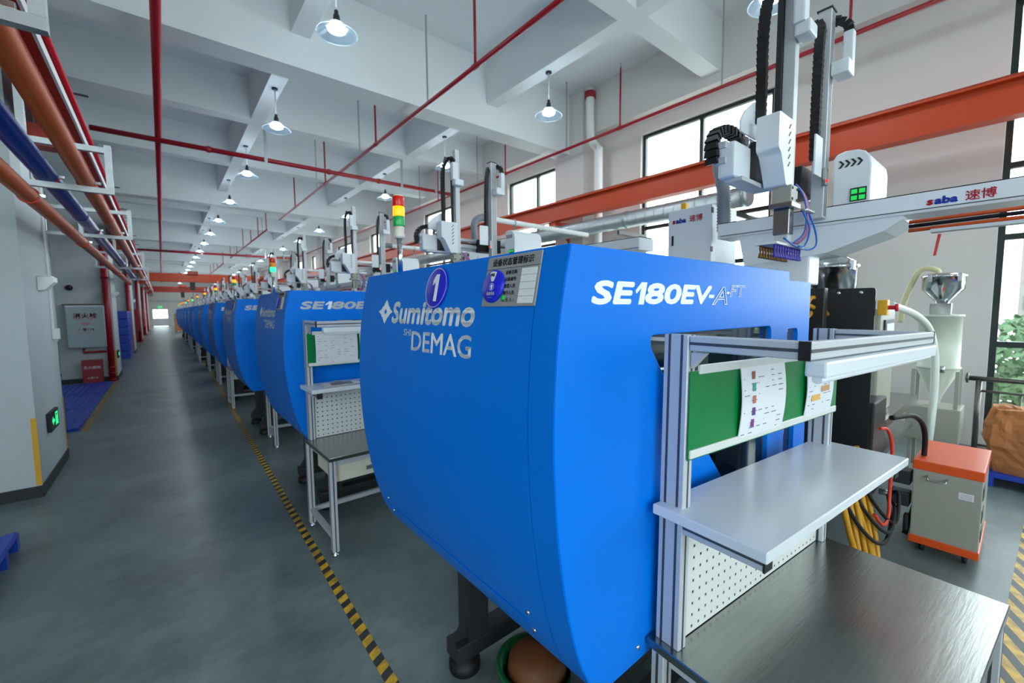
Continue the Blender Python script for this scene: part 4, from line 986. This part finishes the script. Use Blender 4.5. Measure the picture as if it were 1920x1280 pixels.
# ================================================================== MOULD TEMPERATURE CONTROLLER
c = empty('temperature_controller', (4.03, .135, 0)); tag(c, 'grey temperature controller on castors with orange top beside the nearest machine', 'cabinet')
RB(0, .66, 0, .33, .10, .60, .006).build('cabinet_body', GREYCAB, c)
RB(-.006, .666, -.006, .336, .60, .665, .006).build('orange_top', ORANGE_C, c); RB(-.006, .666, -.006, .336, .07, .125, .006).build('orange_base', ORANGE_C, c)
h = T(catmull([(0, .26, .565), (-.03, .255, .555), (-.035, .245, .545), (-.035, .175, .545), (-.03, .165, .555), (0, .16, .565)], 3), .006, 8).build('handle', CHROME, c)
B(-.002, 0, .035, .105, .455, .50).build('rating_label', PAPER, c)
for i in range(4): B(-.0026, -.002, .042, .098, .462+.009*i, .464+.009*i).build('label_print', INK, c)
for z in (.18, .31, .46):
    for i in range(7): B(.05, .2, -.004, 0, z+.012*i, z+.012*i+.006).build('louvre', BLACK, c)
for x in (.07, .59):
    for y in (.06, .27):
        w_ = MB().lathe([(0, -.012), (.035, -.012), (.037, 0), (.035, .012), (0, .012)], (x, y, .037), 18, 'y').build('castor', RUBBER, c); B(x-.02, x+.02, y-.016, y+.016, .037, .075).build('castor_fork', DKGREY, w_)
for z in (.30, .46): RB(.02, .13, .345, .45, z, z+.1, .01).build('hose_manifold', DKGREY, c)
for z in (.35, .51): MB().cyl((.07, .45, z), (.07, .52, z), .022, 12).build('hose_coupling', GALV, c)
RB(.0, .06, .34, .37, .13, .25, .01).build('connector', BLACK, c)

# ================================================================== DRYER WITH HOPPER LOADER
d = empty('hopper_dryer', (6.2, .585, 0)); tag(d, 'cream hopper dryer with steel loader on top near the right window', 'dryer')
MB().lathe([(.03, .72), (.05, .80), (.163, 1.08), (.163, 1.09), (.172, 1.09), (.172, 1.11), (.16, 1.112), (.16, 1.62), (.172, 1.62), (.172, 1.64), (0, 1.64)], (0, 0, 0), 36).build('drying_hopper', CREAM, d)
RB(-.09, .09, -.08, .08, 1.64, 1.755, .006).build('connector_box', CHROME, d)
lo_ = MB().lathe([(.05, 1.755), (.06, 1.78), (.16, 1.90), (.16, 2.02), (.17, 2.02), (.17, 2.035), (.12, 2.06), (0, 2.065)], (0, 0, 0), 30).build('loader', CHROME, d)
for a in (.5, 2.6, 4.0): RB(.165*math.cos(a)-.018, .165*math.cos(a)+.018, .165*math.sin(a)-.018, .165*math.sin(a)+.018, 1.97, 2.05, .004).build('clamp', CHROME, lo_)
T(catmull([(0, .04, 2.06), (0, .06, 2.10), (0, .14, 2.12), (0, .2, 2.07), (0, .26, 1.9), (0, .30, 1.72), (0, .31, 1.55)], 6), .028, 10).build('suction_hose', mat('pale_hose', (206, 200, 158), .4), d)
RB(.13, .2, -.12, -.02, 1.2, 1.5, .01).build('inspection_door', CREAM, d); MB().cyl((-.17, -.05, 1.06), (-.17, -.05, 1.13), .02, 10).build('latch', CHROME, d)
for x in (-.16, .16):
    for y in (-.16, .16): B(x-.015, x+.015, y-.015, y+.015, 0, 1.08).build('stand_leg', GREYCAB, d)
RB(-.2, .2, -.2, .2, .35, .7, .01).build('blower_box', GREYCAB, d)
bent('clear_hose', [(4.7, .75, 1.75), (5.2, .66, 1.66), (5.55, .6, 1.52), (5.62, .56, 1.3), (5.6, .54, 1.0), (5.5, .54, .6), (5.5, .56, .2)], .03, mat('clear_hose', (206, 214, 206), .25), 'translucent pale hose hanging in front of the dryer', 'hose')
bent('black_hose', [(3.7, .55, 1.0), (3.95, .46, .98), (4.15, .43, .8), (4.18, .45, .4), (4.1, .5, .08)], .016, RUBBER, 'thick black hose arching above the orange topped controller', 'hose')
bent('red_hose', [(3.55, .58, .95), (3.62, .55, .93), (3.66, .53, .8), (3.66, .53, .5), (3.6, .52, .38), (3.45, .52, .36), (3.35, .55, .45)], .010, RHOSE, 'looping red water hose beside the shelf end', 'hose')
for i in range(6):
    x = 2.95+.085*i
    bent('yellow_hose', [(x, .66, .85), (x+.03*((i*7) % 3-1), .60, .55), (x-.02*((i*5) % 3-1), .54, .28), (3.12+.03*i, .50, .04), (3.3+.05*i, .62, .02)], .015, YHOSE, 'yellow hose hanging under the shelf end, %s from the left' % ORD[i], 'hose', 'hanging yellow hoses')
for i in range(3):
    bent('black_cable', [(2.9+.2*i, .68, .8), (3.0+.2*i, .56, .5), (3.3+.2*i, .5, .3), (3.7+.1*i, .52, .28+.08*i), (4.02, .59, .36)], .011, RUBBER, 'black cable drooping to the controller, %s from the left' % ORD[i], 'cable', 'drooping black cables')
for i, (x, z) in enumerate(((3.15, 1.75), (3.25, 1.78), (3.35, 1.72))):
    bent('amber_cable', [(2.72, 1.0-.02*i, z), (x-.15, .92, z-.05), (x, .9, z+.02*i), (x+.25, .9, z-.04)], .013, YHOSE, 'amber cable behind the black guard plate, %s of three' % ORD[i], 'cable', 'amber cables')
post = empty('yellow_post', (4.0, 2.2, 0)); tag(post, 'thin yellow post rising behind the nearest robot', 'post'); MB().box(-.025, .025, -.025, .025, 0, 2.75).build('shaft', YELLOW, post); B(-.1, .1, -.1, .1, 0, .015).build('base_plate', YELLOW, post)

# tub under the machine
t_ = empty('plastic_tub', (1.20, 1.31, 0)); tag(t_, 'green plastic tub under the nearest machine', 'tub')
MB().lathe([(0, .005), (.13, .005), (.165, .165), (.182, .17), (.182, .185), (.158, .185), (.125, .015), (0, .015)], (0, 0, 0), 32).build('tub_wall', mat('tub_green', (16, 96, 56), .4), t_)
k_ = MB().lathe([(0, .0), (.1, .02), (.118, .06), (.135, .13), (.125, .19), (.09, .225), (.03, .245), (0, .247)], (1.20, 1.31, .016), 28).build('brown_bundle', mat('brown_bundle', (110, 62, 26), .6, 0, .3, 9, .3)); tag(k_, 'rounded brown bundle standing in the green tub', 'bundle')

# railing, paper bag
r = empty('window_railing', (7.3, 0, 0)); tag(r, 'steel railing in front of the right window', 'railing')
ST = mat('railing_steel', (120, 118, 112), .3, .9)
MB().tube([(0, .42, .88), (0, -5, .88)], .028, 14).build('handrail', ST, r); MB().lathe([(0, 0), (.06, 0), (.06, .02), (.03, .03)], (0, .42, .88), 18, 'y').build('end_flange', ST, r)
MB().tube([(0, .34, .74), (0, -5, .74)], .014, 10).build('upper_bar', ST, r); MB().tube([(0, .34, .1), (0, -5, .1)], .014, 10).build('lower_bar', ST, r)
for y in (.34, -1.4, -3.1): MB().cyl((0, y, 0), (0, y, .87), .026, 12).build('post', ST, r)
for i in range(1, 28):
    y = .34-.16*i
    MB().cyl((0, y, .1), (0, y, .74), .010, 8).build('baluster', ST, r)
bag = empty('paper_bag', (6.38, -.08, .12)); tag(bag, 'crumpled brown kraft paper bag on the blue pallet by the window', 'bag')
bm = bmesh.new(); bmesh.ops.create_cube(bm, size=2); bmesh.ops.subdivide_edges(bm, edges=bm.edges[:], cuts=13, use_grid_fill=True)
from mathutils import noise as NZ
for v in bm.verts:
    p = v.co.copy(); z = (p.z+1)/2; L = max(abs(p.x), abs(p.y), 1e-6); rd = math.hypot(p.x, p.y)/L
    k = 1/(rd**.55)
    x, y = p.x*k*.24, p.y*k*.27
    bulge = 1+.10*math.sin(math.pi*min(1, z*1.15)); x *= bulge*(1-.45*max(0, z-.55)/.45); y *= bulge*(1-.12*max(0, z-.55)/.45)
    q = Vector((x*5, y*5, z*3.2)); d = NZ.noise(q*1.1)*.05+(abs(NZ.noise(q*2.1+Vector((3, 1, 2))))-.25)*.07
    n = Vector((p.x, p.y, .25*p.z)).normalized() if L > .01 else Vector((0, 0, 1))
    v.co = Vector((x+.04*z, y+.05*z*z, z*.60+.03*NZ.noise(q*.9)*z))+n*d*(.3+.7*z)
    v.co.z = max(.001, v.co.z)
me = bpy.data.meshes.new('bag_body'); bm.to_mesh(me); bm.free(); me.materials.append(KRAFT); o = bpy.data.objects.new('bag_body', me); COL.objects.link(o); o.parent = bag
# pvc drain pipe
p = empty('drain_pipe', (7.16, 5.98, 0)); tag(p, 'white drain pipe with red collar running down beside the pilaster', 'pipe')
MB().tube(catmull([(0, .1, ZC-.1), (0, .1, 5.6), (0, .06, 5.25), (0, -.1, 5.0), (0, -.13, 4.6), (0, -.13, .2)], 6), .085, 18).build('pipe', PVC, p); MB().lathe([(.087, -.12), (.115, -.12), (.115, 0), (.087, 0)], (0, .1, ZC-.18), 20).build('red_collar', RED_P, p)
sd = empty('smoke_detector', (5.65, 4.6, ZC)); tag(sd, 'small white smoke detector on the ceiling near the window wall', 'detector'); MB().lathe([(0, -.05), (.03, -.045), (.05, -.03), (.055, 0)], (0, 0, 0), 18).build('detector_body', PVC, sd)

# ================================================================== OUTSIDE
tag(B(-60, 140, -90, 130, -3.4, -3.2).build('outside_ground', mat('outside_ground', (186, 188, 180), .9)), kind='structure')
LEAF = mat('foliage', (58, 84, 52), .8, 0, .35, 1.2)
for i, (x, y, rad, h_) in enumerate(((17, -1.2, 2.5, 3.0), (19, 4.0, 2.4, 2.4), (18, -6.5, 2.6, 3.2), (20, 9.2, 2.4, 2.2), (19, 14.4, 2.4, 2.0))):
    t_ = empty('tree', (x, y, -3)); tag(t_, 'leafy green tree outside the windows, %s from the right' % ORD[[1, 2, 0, 3, 4][i]], 'tree', 'trees outside')
    MB().tube([(0, 0, 0), (.1, 0, h_)], [.18, .1], 8).build('trunk', mat('bark', (80, 66, 50), .9), t_)
    mb = MB(); rnd = random.Random(i)
    for q in range(5200):
        u = Vector((rnd.gauss(0, 1), rnd.gauss(0, 1), rnd.gauss(0, 1))).normalized()*rad*rnd.random()**.4
        c_ = Vector((u.x, u.y, h_*.6+1.2+u.z*.75)); a = Vector((rnd.gauss(0, 1), rnd.gauss(0, 1), rnd.gauss(0, 1))).normalized()*.13; b_ = a.orthogonal().normalized()*.075
        mb.add([c_-a, c_+b_, c_+a, c_-b_], [(0, 1, 2, 3)])
    mb.build('crown', LEAF, t_, recalc=False)
TOW = mat('tower_wall', (96, 90, 86), .8); TWIN = mat('tower_window', (52, 60, 66), .4)
for i, (x, y, w_, h_) in enumerate(((75, -3.5, 9, 34), (88, 12, 12, 26))):
    b = empty('apartment_tower', (x, y, -3)); tag(b, 'pale apartment tower seen through the windows, %s' % ('nearer and taller' if i == 0 else 'farther and lower'), 'building', 'apartment towers')
    B(0, 10, -w_/2, w_/2, 0, h_).build('tower_wall', TOW, b)
    proto = None
    for f in range(int(h_/3)):
        for q in range(4):
            yy = -w_/2+w_*(q+.5)/4
            if proto is None: proto = B(-.1, 0, -.7, .7, 0, 1.6).build('window', TWIN, b, (0, yy, 1+f*3))
            else:
                o = proto.copy(); COL.objects.link(o); o.location = (0, yy, 1+f*3)

rb_ = empty('red_ribbon', (2.86, .30, 2.08)); tag(rb_, 'small red ribbon hanging from the hose tray of the nearest robot', 'ribbon')
mb = MB(); mb.add([(0, 0, 0), (0, -.012, 0), (.004, .012, -.10), (.004, .002, -.10), (.001, 0, 0), (.001, -.012, 0), (.005, .012, -.10), (.005, .002, -.10)], [(0, 1, 3, 2), (4, 6, 7, 5), (0, 4, 5, 1), (2, 3, 7, 6), (0, 2, 6, 4), (1, 5, 7, 3)]); mb.build('ribbon', RHOSE, rb_)
sp_ = empty('stand_pipe', (7.5, 1.75, 0)); tag(sp_, 'vertical red pipe against the window wall behind the steel hopper', 'pipe'); MB().cyl((0, 0, 0), (0, 0, 2.5), .05, 14).build('pipe', RED_P, sp_); MB().lathe([(0, 0), (.08, 0), (.08, .03), (.05, .03)], (0, 0, 0), 16).build('base_flange', RED_P, sp_)
